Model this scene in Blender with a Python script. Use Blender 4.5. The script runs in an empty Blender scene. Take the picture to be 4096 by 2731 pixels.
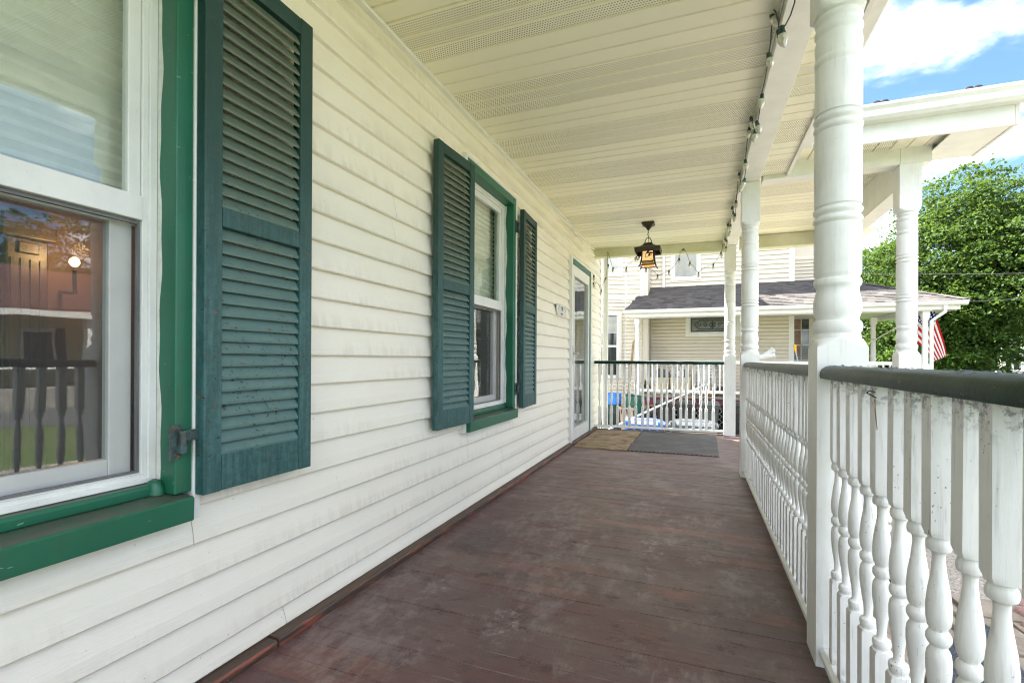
import bpy, math, random
from mathutils import Vector, Matrix
random.seed(7)
sc = bpy.context.scene
R = math.radians

# ---------------------------------------------------------------- camera
cam_d = bpy.data.cameras.new('camera'); cam = bpy.data.objects.new('camera', cam_d)
sc.collection.objects.link(cam); sc.camera = cam
cam_d.sensor_width = 36.0; cam_d.lens = 17.0; cam_d.shift_y = 0.0172
cam_d.clip_start = 0.02; cam_d.clip_end = 2000
cam.location = (0, 0, 0.92)
cam.rotation_euler = (Matrix.Rotation(R(21.07), 4, 'Z') @ Matrix.Rotation(R(90), 4, 'X') @ Matrix.Rotation(R(0.3), 4, 'Z')).to_euler()

# ---------------------------------------------------------------- sky
SUN_EL, SUN_AZ = 58.0, (-0.90, 0.38)          # elevation, horizontal direction towards the sun
w = bpy.data.worlds.new('World'); sc.world = w; w.use_nodes = True
nt = w.node_tree; nt.nodes.clear()
def WN(t, **k):
    n = nt.nodes.new(t)
    for a, b in k.items(): setattr(n, a, b)
    return n
sky = WN('ShaderNodeTexSky', sky_type='NISHITA', sun_disc=False)
sky.sun_elevation = R(SUN_EL); sky.sun_rotation = math.atan2(SUN_AZ[0], SUN_AZ[1])
sky.air_density = 1.0; sky.dust_density = 0.2; sky.ozone_density = 1.0
tc = WN('ShaderNodeTexCoord'); sep = WN('ShaderNodeSeparateXYZ'); nt.links.new(tc.outputs['Generated'], sep.inputs[0])
def wm(op, a, b=None, clamp=False):
    n = WN('ShaderNodeMath', operation=op, use_clamp=clamp)
    for i, x in enumerate((a, b)):
        if x is None: continue
        if isinstance(x, (int, float)): n.inputs[i].default_value = x
        else: nt.links.new(x, n.inputs[i])
    return n.outputs[0]
zc = wm('MAXIMUM', sep.outputs[2], 0.0); den = wm('ADD', zc, 0.16)
cmb = WN('ShaderNodeCombineXYZ')
nt.links.new(wm('DIVIDE', sep.outputs[0], den), cmb.inputs[0]); nt.links.new(wm('DIVIDE', sep.outputs[1], den), cmb.inputs[1])
cmb.inputs[2].default_value = 27.8
n1 = WN('ShaderNodeTexNoise'); n1.inputs['Scale'].default_value = 1.15; n1.inputs['Detail'].default_value = 9; n1.inputs['Roughness'].default_value = 0.56
n1.inputs['Distortion'].default_value = 0.25
nt.links.new(cmb.outputs[0], n1.inputs['Vector'])
cr = WN('ShaderNodeMapRange', interpolation_type='SMOOTHSTEP'); cr.inputs['From Min'].default_value = 0.44; cr.inputs['From Max'].default_value = 0.58
nt.links.new(n1.outputs['Fac'], cr.inputs['Value'])
cs = WN('ShaderNodeMapRange', interpolation_type='SMOOTHSTEP'); cs.inputs['From Min'].default_value = 0.55; cs.inputs['From Max'].default_value = 0.80
cs.inputs['To Min'].default_value = 1.0; cs.inputs['To Max'].default_value = 0.72
nt.links.new(n1.outputs['Fac'], cs.inputs['Value'])
ccol = WN('ShaderNodeMixRGB', blend_type='MULTIPLY'); ccol.inputs[0].default_value = 1
ccol.inputs[1].default_value = (9.8, 9.9, 10.3, 1); nt.links.new(cs.outputs[0], ccol.inputs[2])
mixc = WN('ShaderNodeMixRGB'); nt.links.new(wm('MULTIPLY', wm('POWER', cr.outputs[0], 1.6), 0.95), mixc.inputs[0])
tint = WN('ShaderNodeMixRGB', blend_type='MULTIPLY'); tint.inputs[0].default_value = 1; tint.inputs[2].default_value = (.38, .46, .55, 1)
nt.links.new(sky.outputs[0], tint.inputs[1]); nt.links.new(tint.outputs[0], mixc.inputs[1]); nt.links.new(ccol.outputs[0], mixc.inputs[2])
bg = WN('ShaderNodeBackground'); bg.inputs[1].default_value = 0.06
nt.links.new(mixc.outputs[0], bg.inputs[0])
wo = WN('ShaderNodeOutputWorld'); nt.links.new(bg.outputs[0], wo.inputs[0])

# ---------------------------------------------------------------- sun
sd = bpy.data.lights.new('sun', 'SUN'); sd.energy = 3.7; sd.angle = R(0.6); sd.color = (1.0, 0.95, 0.86)
so = bpy.data.objects.new('sun', sd); sc.collection.objects.link(so)
h = math.hypot(*SUN_AZ); sv = Vector((SUN_AZ[0]/h*math.cos(R(SUN_EL)), SUN_AZ[1]/h*math.cos(R(SUN_EL)), math.sin(R(SUN_EL))))
so.rotation_euler = sv.to_track_quat('Z', 'Y').to_euler(); so.location = (-10, -10, 20)

vs = sc.view_settings; vs.view_transform = 'Standard'; vs.look = 'None'; vs.gamma = 1.0; vs.use_curve_mapping = False
vs.exposure = 3.28
sc.render.engine = 'CYCLES'
cy = sc.cycles; cy.use_denoising = True; cy.max_bounces = 9; cy.diffuse_bounces = 5; cy.glossy_bounces = 4
cy.transmission_bounces = 6; cy.transparent_max_bounces = 12; cy.sample_clamp_indirect = 6.0
cy.pixel_filter_type = 'BLACKMAN_HARRIS'; cy.filter_width = 1.15; cy.caustics_reflective = False; cy.caustics_refractive = False

# ================================================================ helpers
COL = sc.collection
class MB:
    """collects shapes in world coordinates; build() links them as one mesh object"""
    def __init__(s): s.v = []; s.f = []
    def add(s, vs_, fs_):
        o = len(s.v); s.v += [tuple(p) for p in vs_]; s.f += [tuple(i + o for i in q) for q in fs_]; return s
    def box(s, x0, x1, y0, y1, z0, z1):
        return s.hexa([(x0,y0,z0),(x1,y0,z0),(x1,y1,z0),(x0,y1,z0),(x0,y0,z1),(x1,y0,z1),(x1,y1,z1),(x0,y1,z1)])
    def hexa(s, p):
        return s.add(p, [(0,3,2,1),(4,5,6,7),(0,1,5,4),(1,2,6,5),(2,3,7,6),(3,0,4,7)])
    def bar(s, a, b, wx, wz, up=(0,0,1)):
        a, b = Vector(a), Vector(b); d = (b - a).normalized(); u = Vector(up)
        r = d.cross(u)
        if r.length < 1e-4: r = d.cross(Vector((1,0,0)))
        r.normalize(); u = r.cross(d); r *= wx/2; u *= wz/2
        return s.hexa([a-r-u, a+r-u, b+r-u, b-r-u, a-r+u, a+r+u, b+r+u, b-r+u])
    def prism(s, poly, axis, a, b):
        n = len(poly)
        def P(p, t): return {'x': (t, p[0], p[1]), 'y': (p[0], t, p[1]), 'z': (p[0], p[1], t)}[axis]
        vs_ = [P(p, a) for p in poly] + [P(p, b) for p in poly]
        fs_ = [tuple(range(n))[::-1], tuple(range(n, 2*n))] + [(i, (i+1) % n, n+(i+1) % n, n+i) for i in range(n)]
        return s.add(vs_, fs_)
    def tube(s, pts, r, n=6, cap=True):
        pts = [Vector(p) for p in pts]; o = len(s.v); m = len(pts); u = None
        for i, p in enumerate(pts):
            d = (pts[min(i+1, m-1)] - pts[max(i-1, 0)]).normalized()
            if u is None:
                u = d.cross(Vector((0,0,1)))
                if u.length < 1e-3: u = d.cross(Vector((1,0,0)))
                u.normalize()
            else: u = (u - d*u.dot(d)).normalized()
            wv = d.cross(u); rr = r[i] if isinstance(r, (list, tuple)) else r
            for k in range(n):
                t = 2*math.pi*k/n; s.v.append(tuple(p + (u*math.cos(t) + wv*math.sin(t))*rr))
        for i in range(m-1):
            for k in range(n):
                s.f.append((o+i*n+k, o+i*n+(k+1) % n, o+(i+1)*n+(k+1) % n, o+(i+1)*n+k))
        if cap: s.f.append(tuple(range(o, o+n))[::-1]); s.f.append(tuple(range(o+(m-1)*n, o+m*n)))
        return s
    def loft(s, rings, cap=True):
        o = len(s.v); n = len(rings[0])
        for r in rings: s.v += [tuple(p) for p in r]
        for i in range(len(rings)-1):
            for k in range(n):
                s.f.append((o+i*n+k, o+i*n+(k+1) % n, o+(i+1)*n+(k+1) % n, o+(i+1)*n+k))
        if cap:
            s.f.append(tuple(range(o, o+n))[::-1]); s.f.append(tuple(range(o+(len(rings)-1)*n, o+len(rings)*n)))
        return s
    def turned(s, c, a, prof, n):
        """post turned from a square stock of half width a; prof = [(z, r)]; r above a*1.41 leaves the square"""
        rings = []
        for z, r in prof:
            ring = []
            for k in range(n):
                t = 2*math.pi*(k)/n; q = a/max(abs(math.cos(t)), abs(math.sin(t))); rr = min(q, r)
                ring.append((c[0]+rr*math.cos(t), c[1]+rr*math.sin(t), c[2]+z))
            rings.append(ring)
        return s.loft(rings)
    def rbox(s, cx, cy, z0, z1, hx0, hy0, hx1, hy1, r=0.04, n=4, rings=None):
        """tapering box with rounded corners"""
        out = []
        for z, hx, hy in (rings or [(z0, hx0, hy0), (z1, hx1, hy1)]):
            ring = []
            rr = min(r, hx*.9, hy*.9)
            for q, (sx, sy) in enumerate(((1,1),(-1,1),(-1,-1),(1,-1))):
                for k in range(n+1):
                    t = math.pi/2*(q + k/n)
                    ring.append((cx+sx*(hx-rr)+rr*math.cos(t), cy+sy*(hy-rr)+rr*math.sin(t), z))
            out.append(ring)
        return s.loft(out)
    def build(s, name, mat, parent=None, smooth=None, bevel=0, loc=None):
        L = Vector((0,0,0))
        p = parent
        while p is not None: L += p.location; p = p.parent
        if loc is not None: loc = Vector(loc)
        o_l = (loc - L) if loc is not None else Vector((0,0,0))
        base = L + o_l
        me = bpy.data.meshes.new(name)
        me.from_pydata([(x-base.x, y-base.y, z-base.z) for x, y, z in s.v], [], s.f)
        me.materials.append(mat)
        if smooth is not None:
            for q in me.polygons: q.use_smooth = True
            me.set_sharp_from_angle(angle=R(smooth))
        me.update()
        o = bpy.data.objects.new(name, me); COL.objects.link(o)
        o.location = o_l
        if parent is not None: o.parent = parent
        if bevel:
            b = o.modifiers.new('bevel', 'BEVEL'); b.width = bevel; b.segments = 2; b.limit_method = 'ANGLE'; b.angle_limit = R(40)
        return o
def fixn(o):
    import bmesh
    bm = bmesh.new(); bm.from_mesh(o.data); bmesh.ops.recalc_face_normals(bm, faces=bm.faces); bm.to_mesh(o.data); bm.free()
    return o
def tag(o, label=None, cat=None, group=None, kind=None):
    if label: o['label'] = label
    if cat: o['category'] = cat
    if group: o['group'] = group
    if kind: o['kind'] = kind
    return o
def thing(name, loc, label, cat, group=None):
    o = bpy.data.objects.new(name, None); o.empty_display_size = .1; COL.objects.link(o); o.location = loc
    return tag(o, label, cat, group)
def copy_to(o, parent, loc=None):
    c = o.copy(); COL.objects.link(c); c.parent = parent
    if loc is not None: c.location = loc
    return c
def bx(name, mat, parent, *d, bevel=0): return MB().box(*d).build(name, mat, parent, bevel=bevel)

# ================================================================ materials
class NT:
    def __init__(s, name):
        s.m = bpy.data.materials.new(name); s.m.use_nodes = True; s.t = s.m.node_tree; s.t.nodes.clear()
        s.out = s.t.nodes.new('ShaderNodeOutputMaterial')
    def n(s, t, ins=None, **k):
        q = s.t.nodes.new(t)
        for a, b in k.items(): setattr(q, a, b)
        for a, b in (ins or {}).items(): s.set(q.inputs[a], b)
        return q
    def set(s, sock, val):
        if isinstance(val, bpy.types.NodeSocket): s.t.links.new(val, sock)
        elif isinstance(val, bpy.types.Node): s.t.links.new(val.outputs[0], sock)
        elif isinstance(val, (tuple, list)) and len(val) == 3 and sock.type == 'RGBA': sock.default_value = (*val, 1)
        else: sock.default_value = val
    def math(s, op, a, b=0.0, c=None, clamp=False):
        q = s.n('ShaderNodeMath', operation=op, use_clamp=clamp); s.set(q.inputs[0], a); s.set(q.inputs[1], b)
        if c is not None: s.set(q.inputs[2], c)
        return q.outputs[0]
    def pos(s, obj=False):
        if obj: return s.n('ShaderNodeTexCoord').outputs['Object']
        return s.n('ShaderNodeNewGeometry').outputs['Position']
    def scale(s, v, sx, sy, sz, off=(0,0,0)):
        q = s.n('ShaderNodeMapping', {'Vector': v, 'Scale': (sx, sy, sz), 'Location': off}); return q.outputs[0]
    def noise(s, v, scale, detail=4, rough=.55, dist=0):
        q = s.n('ShaderNodeTexNoise', {'Vector': v, 'Scale': scale, 'Detail': detail, 'Roughness': rough, 'Distortion': dist}); return q.outputs['Fac']
    def ramp(s, v, a, b, lo=0.0, hi=1.0, smooth=True):
        q = s.n('ShaderNodeMapRange', {'Value': v, 'From Min': a, 'From Max': b, 'To Min': lo, 'To Max': hi}, interpolation_type='SMOOTHSTEP' if smooth else 'LINEAR')
        return q.outputs[0]
    def mix(s, f, a, b, mode='MIX'):
        q = s.n('ShaderNodeMixRGB', {0: f, 1: a, 2: b}, blend_type=mode); return q.outputs[0]
    def bump(s, hgt, st, dist=.01):
        return s.n('ShaderNodeBump', {'Height': hgt, 'Strength': st, 'Distance': dist}).outputs[0]
    def rand(s): return s.n('ShaderNodeObjectInfo').outputs['Random']
    def prin(s, col, rough=.5, normal=None, **k):
        ins = {'Base Color': col, 'Roughness': rough}
        if normal is not None: ins['Normal'] = normal
        ins.update(k)
        q = s.n('ShaderNodeBsdfPrincipled', ins); s.t.links.new(q.outputs[0], s.out.inputs[0]); return s.m
    def surf(s, sh):
        s.t.links.new(sh.outputs[0] if isinstance(sh, bpy.types.Node) else sh, s.out.inputs[0]); return s.m
def sep(T, v):
    q = T.n('ShaderNodeSeparateXYZ', {0: v}); return q.outputs
def simple(name, c, rough=.5, var=.25, scale=6, bump=0.0, bscale=60, obj=False, c2=None, **k):
    T = NT(name); p = T.pos(obj); f = T.ramp(T.noise(p, scale, 5), .3, .7)
    c2 = c2 or tuple(x*(1-var) for x in c)
    nrm = T.bump(T.noise(p, bscale, 3), bump) if bump else None
    return T.prin(T.mix(f, c, c2), rough, nrm, **k)
CR = 0.1043; CZ0 = 0.096                       # clapboard course of the porch wall
def m_siding():
    T = NT('vinyl siding'); p = T.pos(); x, y, z = sep(T, p)
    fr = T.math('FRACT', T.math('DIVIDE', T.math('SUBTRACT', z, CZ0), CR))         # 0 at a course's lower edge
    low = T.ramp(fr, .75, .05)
    row = T.math('FLOOR', T.math('DIVIDE', T.math('SUBTRACT', z, CZ0), CR))
    pr_ = T.n('ShaderNodeCombineXYZ', {0: T.math('MULTIPLY', row, 7.3), 1: y, 2: z}).outputs[0]
    st = T.noise(T.scale(pr_, 1, 34, 5.5), 1.0, 4, .6)                             # drips, different on every course
    big = T.noise(T.scale(p, 1, .9, 1.6), 1.7, 4)
    streak = T.math('MULTIPLY', T.math('MULTIPLY', low, T.ramp(st, .46, .56)), T.ramp(T.noise(T.scale(pr_, 1, 1.2, 0), 1.0, 3), .40, .62))
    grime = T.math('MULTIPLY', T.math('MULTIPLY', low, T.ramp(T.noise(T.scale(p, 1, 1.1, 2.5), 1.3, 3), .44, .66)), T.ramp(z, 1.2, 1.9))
    fine = T.noise(T.scale(p, 1, 5, 60), 5, 4, .6)
    spots = T.ramp(T.noise(p, 95, 2), .735, .76)
    c = T.mix(T.ramp(big, .3, .75), (.87, .83, .735), (.84, .795, .69))
    c = T.mix(T.math('MULTIPLY', streak, .20), c, (.50, .435, .33))
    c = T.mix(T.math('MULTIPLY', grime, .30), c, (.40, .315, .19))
    c = T.mix(T.math('MULTIPLY', T.ramp(T.math('MULTIPLY', fine, low), .38, .62), .10), c, (.50, .46, .39))
    c = T.mix(T.math('MULTIPLY', spots, .55), c, (.25, .21, .17))
    return T.prin(c, .48, T.bump(fine, .22, .004))
def m_white(name, c=(.80,.80,.785), speck=.5, obj=False, grain=True, rough=.42, dirt=(.36,.35,.33), wear=.18):
    T = NT(name); p = T.pos(obj)
    if obj: p = T.n('ShaderNodeVectorMath', {0: p, 1: T.n('ShaderNodeCombineXYZ', {0: T.math('MULTIPLY', T.rand(), 37), 1: T.math('MULTIPLY', T.rand(), 11), 2: 0.0}).outputs[0]}, operation='ADD').outputs[0]
    g = T.noise(T.scale(p, 60, 60, 5), 1.5, 4, .6)
    d = T.noise(p, 7, 5, .6)
    sp = T.math('MULTIPLY', T.ramp(T.noise(p, 150, 2, .5), .70, .74), T.ramp(d, .42, .6))
    c_ = T.mix(T.ramp(d, .35, .75), c, tuple(v*.90 for v in c))
    c_ = T.mix(T.math('MULTIPLY', T.ramp(g, .52, .72), wear), c_, dirt)
    c_ = T.mix(T.math('MULTIPLY', sp, speck), c_, (.12,.11,.10))
    if name == 'white baluster paint':                                              # mould under the rail and scuffed lower edges
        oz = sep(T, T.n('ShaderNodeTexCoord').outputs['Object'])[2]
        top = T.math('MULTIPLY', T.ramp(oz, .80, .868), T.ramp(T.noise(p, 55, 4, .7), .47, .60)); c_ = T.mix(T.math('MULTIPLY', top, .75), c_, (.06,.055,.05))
        ft = T.math('MULTIPLY', T.ramp(oz, .12, .06), T.ramp(T.noise(p, 40, 4, .7), .42, .6)); c_ = T.mix(T.math('MULTIPLY', ft, .5), c_, (.16,.14,.11))
        ck = T.math('MULTIPLY', T.ramp(T.noise(T.scale(p, 160, 160, 9), 1.0, 3, .6), .62, .66), T.ramp(d, .40, .60)); c_ = T.mix(T.math('MULTIPLY', ck, .35), c_, (.22,.21,.20))
    return T.prin(c_, rough, T.bump(g, .35 if grain else .08, .003))
def m_green():
    T = NT('green metal casing'); p = T.pos(); d = T.noise(p, 5, 4)
    c = T.mix(T.ramp(d, .3, .7), (.010, .115, .062), (.013, .135, .075))
    x, y, z = sep(T, p); nz = sep(T, T.n('ShaderNodeNewGeometry').outputs['Normal'])[2]
    dust = T.math('MULTIPLY', T.ramp(nz, .6, .95), T.ramp(T.noise(p, 14, 5), .25, .6, .45, 1))
    c = T.mix(T.math('MULTIPLY', dust, .8), c, (.105, .095, .075))
    c = T.mix(T.ramp(T.noise(T.scale(p, 9, 9, 3), 2, 6, .7), .50, .72, 0, .35), c, (.05,.085,.06))
    sc_ = T.ramp(T.noise(T.scale(p, 30, 8, 30), 3, 4), .70, .72)
    c = T.mix(T.math('MULTIPLY', sc_, .5), c, (.45, .55, .5))
    return T.prin(c, .38, T.bump(T.noise(p, 30, 2), .06))
def m_shutter(slat):
    T = NT('weathered shutter slat paint' if slat else 'weathered shutter paint'); p = T.pos(); x, y, z = sep(T, p)
    d = T.noise(p, 22, 6, .62); e = T.noise(T.scale(p, 30, 55, 95), 1.0, 6, .7)
    d2 = T.math('ADD', T.math('MULTIPLY', T.noise(T.scale(p, 30, 70, 5), 1.0, 5, .7), .6), T.math('MULTIPLY', T.noise(p, 60, 5, .7), .4))
    wz = T.math('ADD', z, T.math('MULTIPLY', T.math('SUBTRACT', d, .5), .5))
    fade = T.ramp(wz, 1.75, .95)                                                   # chalking where rain reaches it
    if slat:
        top, bot = T.mix(d, (.095,.128,.088), (.118,.148,.104)), T.mix(T.ramp(d,.3,.7), (.092,.172,.165), (.112,.196,.186))
    else:
        top, bot = T.mix(d, (.008,.040,.032), (.012,.055,.045)), T.mix(T.ramp(d2,.40,.66), (.016,.072,.070), (.052,.140,.142))
    c = T.mix(fade, top, bot)
    ch = T.math('MULTIPLY', T.ramp(e, .59, .61), T.ramp(T.noise(p, 7, 3), .42, .52)); ch = T.math('MULTIPLY', ch, T.ramp(z, 1.55, 1.2, .25, 1))
    c = T.mix(ch, c, T.mix(T.ramp(d, .45, .55), (.012,.010,.009), (.11,.085,.06)))
    return T.prin(c, .55, T.bump(T.math('SUBTRACT', d, T.math('MULTIPLY', ch, .8)), .3, .004))
def m_floor():
    T = NT('painted porch boards'); p = T.pos(); x, y, z = sep(T, p); r = T.rand()
    q = T.n('ShaderNodeVectorMath', {0: p, 1: T.n('ShaderNodeCombineXYZ', {0: T.math('MULTIPLY', r, 3.0), 1: 0.0, 2: T.math('MULTIPLY', r, .25)}).outputs[0]}, operation='ADD').outputs[0]
    grain = T.noise(T.scale(q, 4, 80, 1), 2, 6, .65); big = T.noise(T.scale(p, 1.0, 1.2, 1), 1.5, 6, .6); mid = T.noise(T.scale(p, 2.6, 4.2, 1), 2.2, 7, .68); bb = T.noise(T.scale(q, .9, .2, 9), 1.2, 4, .6)
    base = T.mix(T.ramp(grain, .3, .7), (0.173,0.085,0.084), (0.131,0.066,0.070))
    base = T.mix(T.ramp(r, .2, .9, 0, .35), base, (0.115,0.078,0.077))
    grey = T.mix(T.ramp(mid, .3, .7), (0.215,0.163,0.151), (0.156,0.118,0.114))
    wear = T.math('MULTIPLY', T.ramp(T.math('ADD', T.math('MULTIPLY', big, .65), T.math('MULTIPLY', mid, .45)), .46, .62), T.ramp(y, 1.1, 1.9, .45, 1))
    c = T.mix(wear, base, grey)
    red = T.math('MULTIPLY', T.ramp(r, .74, .86), T.ramp(bb, .50, .66)); c = T.mix(T.math('MULTIPLY', red, .55), c, (0.262,0.112,0.087))
    for ya, yb, xa, xb in ((2.717, 2.800, -.75, .40), (1.975, 2.058, -.28, .05), (1.892, 1.975, .12, .40), (3.46, 3.542, -.9, .1)):
        mk = T.math('MULTIPLY', T.math('MULTIPLY', T.math('GREATER_THAN', y, ya), T.math('LESS_THAN', y, yb)), T.math('MULTIPLY', T.ramp(x, xa, xa+.2), T.ramp(x, xb, xb-.12)))
        c = T.mix(T.math('MULTIPLY', mk, T.ramp(T.noise(T.scale(p, 3, 30, 1), 1.5, 5, .7), .35, .6, .15, .75)), c, (0.307,0.136,0.104))
    dark = T.ramp(T.noise(T.scale(p, 2.6, 3.4, 1), 2.4, 9, .76), .55, .62); c = T.mix(T.math('MULTIPLY', dark, .78), c, (0.079,0.042,0.042))
    rect = T.math('MULTIPLY', T.math('MULTIPLY', T.ramp(x, -1.15, -1.14), T.ramp(x, -.915, -.93)), T.math('MULTIPLY', T.ramp(y, 2.05, 2.07), T.ramp(y, 2.38, 2.36)))
    c = T.mix(T.math('MULTIPLY', rect, .50), c, (0.079,0.059,0.058))                   # where a box once stood
    moss = T.math('MULTIPLY', T.ramp(x, .12, .36), T.ramp(mid, .35, .6)); c = T.mix(T.math('MULTIPLY', moss, .55), c, (0.109,0.094,0.052))
    sc1 = T.math('MULTIPLY', T.ramp(T.noise(T.scale(p, 5, 9, 1), 2.6, 8, .78), .555, .66), T.ramp(T.noise(p, 1.1, 3), .46, .60))
    c = T.mix(T.math('MULTIPLY', sc1, .62), c, (.34,.31,.30))
    lane = T.math('MULTIPLY', T.ramp(T.noise(T.scale(p, 1.6, 1.0, 1), 1.3, 9, .76), .49, .57), T.ramp(T.noise(T.scale(p, 20, 9, 1), 1.0, 6, .7), .35, .65)); c = T.mix(T.math('MULTIPLY', lane, .46), c, (.400,.360,.345))
    ln = T.math('MULTIPLY', T.ramp(T.noise(T.scale(p, 70, 3, 1), 1.0, 4, .6), .66, .70), T.ramp(mid, .48, .6)); c = T.mix(T.math('MULTIPLY', ln, .35), c, (.36,.33,.32))
    for cx, cy_, rad in ((-.21, 2.45, .12), (-.71, 2.57, .07), (-.535, 2.40, .05), (-.20, 2.16, .06), (-.98, 1.72, .09), (-.62, 1.55, .10)):
        dx = T.math('SUBTRACT', x, cx); dy = T.math('MULTIPLY', T.math('SUBTRACT', y, cy_), .5)
        dx = T.math('ADD', dx, T.math('MULTIPLY', T.math('SUBTRACT', T.noise(p, 9, 3), .5), .16)); rr = T.math('SQRT', T.math('ADD', T.math('MULTIPLY', dx, dx), T.math('MULTIPLY', dy, dy)))
        blot = T.math('MULTIPLY', T.ramp(rr, rad, rad*.15), T.ramp(T.noise(p, 26, 7, .8), .47, .66)); c = T.mix(T.math('MULTIPLY', blot, .65), c, (.55,.52,.52))
    edge = T.math('MULTIPLY', T.ramp(T.noise(T.scale(p, 2, 2, 1), 1.4, 3), .5, .6), T.ramp(T.math('ABSOLUTE', T.math('SUBTRACT', T.math('FRACT', T.math('DIVIDE', T.math('SUBTRACT', y, 1.15), .0825)), .5)), .455, .485)); c = T.mix(T.math('MULTIPLY', edge, .45), c, (.34,.32,.31))
    fg = T.noise(T.scale(q, 14, 260, 1), 1.0, 5, .7); c = T.mix(T.ramp(fg, .52, .68, 0, .35), c, (.055,.036,.034)); c = T.mix(T.ramp(fg, .46, .34, 0, .22), c, (.300,.255,.245))
    sp = T.ramp(T.noise(p, 130, 3, .6), .68, .72); c = T.mix(T.math('MULTIPLY', sp, .45), c, (.34,.32,.31))
    pr_ = T.n('ShaderNodeTexVoronoi', {'Vector': T.scale(p, 9, 6, 1), 'Scale': 1.0}, feature='SMOOTH_F1').outputs['Distance']; c = T.mix(T.math('MULTIPLY', T.math('MULTIPLY', T.ramp(pr_, .30, .16), T.ramp(big, .46, .56)), T.ramp(T.noise(p, 60, 4, .7), .4, .6, .1, .5)), c, (.066,.042,.040))
    far = T.ramp(y, 2.6, 5.2); c = T.mix(T.math('MULTIPLY', far, .55), c, (0.288,0.189,0.174))  # pale pink sheen of the distant boards, mixed into their colour
    return T.prin(T.mix(1.0, c, (.78,.735,.72), 'MULTIPLY'), T.ramp(mid, .3, .7, .34, .56), T.bump(T.math('ADD', grain, T.math('MULTIPLY', mid, .8)), .2, .003), **{'Specular IOR Level': .4})
def m_soffit(vent):
    T = NT('vented soffit panel' if vent else 'plain soffit panel'); p = T.pos(True); x, y, z = sep(T, p); wp = T.pos()
    d = T.noise(wp, 1.6, 4); c = T.mix(T.ramp(d, .3, .7), (.86,.825,.665), (.835,.80,.635))
    sp = T.ramp(T.noise(wp, 70, 2), .74, .76); c = T.mix(T.math('MULTIPLY', sp, .35), c, (.3,.27,.18))
    if vent:
        px, py = .0118, .0135
        fy = T.math('FRACT', T.math('DIVIDE', y, .1016)); inb = T.math('MULTIPLY', T.math('GREATER_THAN', fy, .13), T.math('LESS_THAN', fy, .88))
        row = T.math('FLOOR', T.math('DIVIDE', y, py)); off = T.math('MULTIPLY', T.math('MODULO', row, 2.0), .5)
        u = T.math('SUBTRACT', T.math('FRACT', T.math('ADD', T.math('DIVIDE', x, px), off)), .5); v = T.math('SUBTRACT', T.math('FRACT', T.math('DIVIDE', y, py)), .5)
        rr = T.math('ADD', T.math('MULTIPLY', u, u), T.math('MULTIPLY', v, v)); hole = T.math('MULTIPLY', T.math('LESS_THAN', rr, .060), inb)
        c = T.mix(hole, c, (.09,.083,.062))
    return T.prin(c, .45)
def m_glass(name, ior=1.62, tint=(.93,.96,.95), rough=0.0):
    T = NT(name)
    tr = T.n('ShaderNodeBsdfTransparent', {'Color': tint}); gl = T.n('ShaderNodeBsdfGlossy', {'Color': (1,1,1), 'Roughness': .012, 'Normal': T.bump(T.noise(T.pos(), 3.2, 2), .045, .02)})
    fa = T.n('ShaderNodeLayerWeight', {'Blend': .5}).outputs['Facing']       # Schlick, the same from both faces of the pane
    f0 = ((ior-1)/(ior+1))**2
    fr = T.math('ADD', T.math('MULTIPLY', T.math('POWER', fa, 5.0), 1-f0), f0)
    return T.surf(T.n('ShaderNodeMixShader', {0: fr, 1: tr.outputs[0], 2: gl.outputs[0]}))
def m_screen():
    T = NT('insect screen'); df = T.n('ShaderNodeBsdfDiffuse', {'Color': (.17,.17,.175)}); tr = T.n('ShaderNodeBsdfTransparent')
    return T.surf(T.n('ShaderNodeMixShader', {0: .20, 1: tr.outputs[0], 2: df.outputs[0]}))
def m_leaf(name, a, b, tr=(.20,.30,.03), sc_=.5):
    T = NT(name); p = T.pos(); d = T.noise(p, sc_, 4, .6); r = T.noise(p, 9, 2)
    f = T.math('ADD', T.math('MULTIPLY', d, .6), T.math('MULTIPLY', r, .45)); c = T.mix(T.ramp(f, .35, .7), a, b)
    df = T.n('ShaderNodeBsdfPrincipled', {'Base Color': c, 'Roughness': .6, 'Specular IOR Level': .2}); tl = T.n('ShaderNodeBsdfTranslucent', {'Color': tr})
    return T.surf(T.n('ShaderNodeMixShader', {0: .32, 1: df.outputs[0], 2: tl.outputs[0]}))
def m_rail():
    T = NT('flaking dark green rail paint'); p = T.pos(); d = T.noise(p, 16, 6, .65); e = T.noise(T.scale(p, 90, 30, 60), 1, 5, .7)
    nz = sep(T, T.n('ShaderNodeNewGeometry').outputs['Normal'])[2]; up = T.ramp(nz, .35, .9)
    c = T.mix(T.ramp(d, .3, .7), (.002,.019,.011), (.004,.029,.018)); c = T.mix(T.math('MULTIPLY', up, T.ramp(d, .3, .55, 0, .45)), c, (.022,.040,.036))  # second mix puts the bluish sheen of the upper side into the colour
    chip = T.math('MULTIPLY', T.ramp(e, .615, .635), T.ramp(T.noise(p, 11, 3), .44, .52)); c = T.mix(chip, c, T.mix(T.ramp(d,.45,.55), (.02,.016,.012), (.12,.08,.05)))
    return T.prin(c, .36, T.bump(T.math('SUBTRACT', d, chip), .22, .005), **{'Specular IOR Level': .16})
def m_shingle(attr):
    T = NT('asphalt shingle field' if attr else 'asphalt shingle tab'); p = T.pos()
    r = T.n('ShaderNodeAttribute', attribute_name='shade').outputs['Fac'] if attr else T.rand()
    g = T.noise(p, 45, 3); c = T.mix(r, (.027,.025,.024), (.092,.083,.078)); c = T.mix(T.ramp(g, .3, .7, 0, .35), c, (.055,.047,.045))
    return T.prin(c, .9, T.bump(g, .5, .01))
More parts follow.
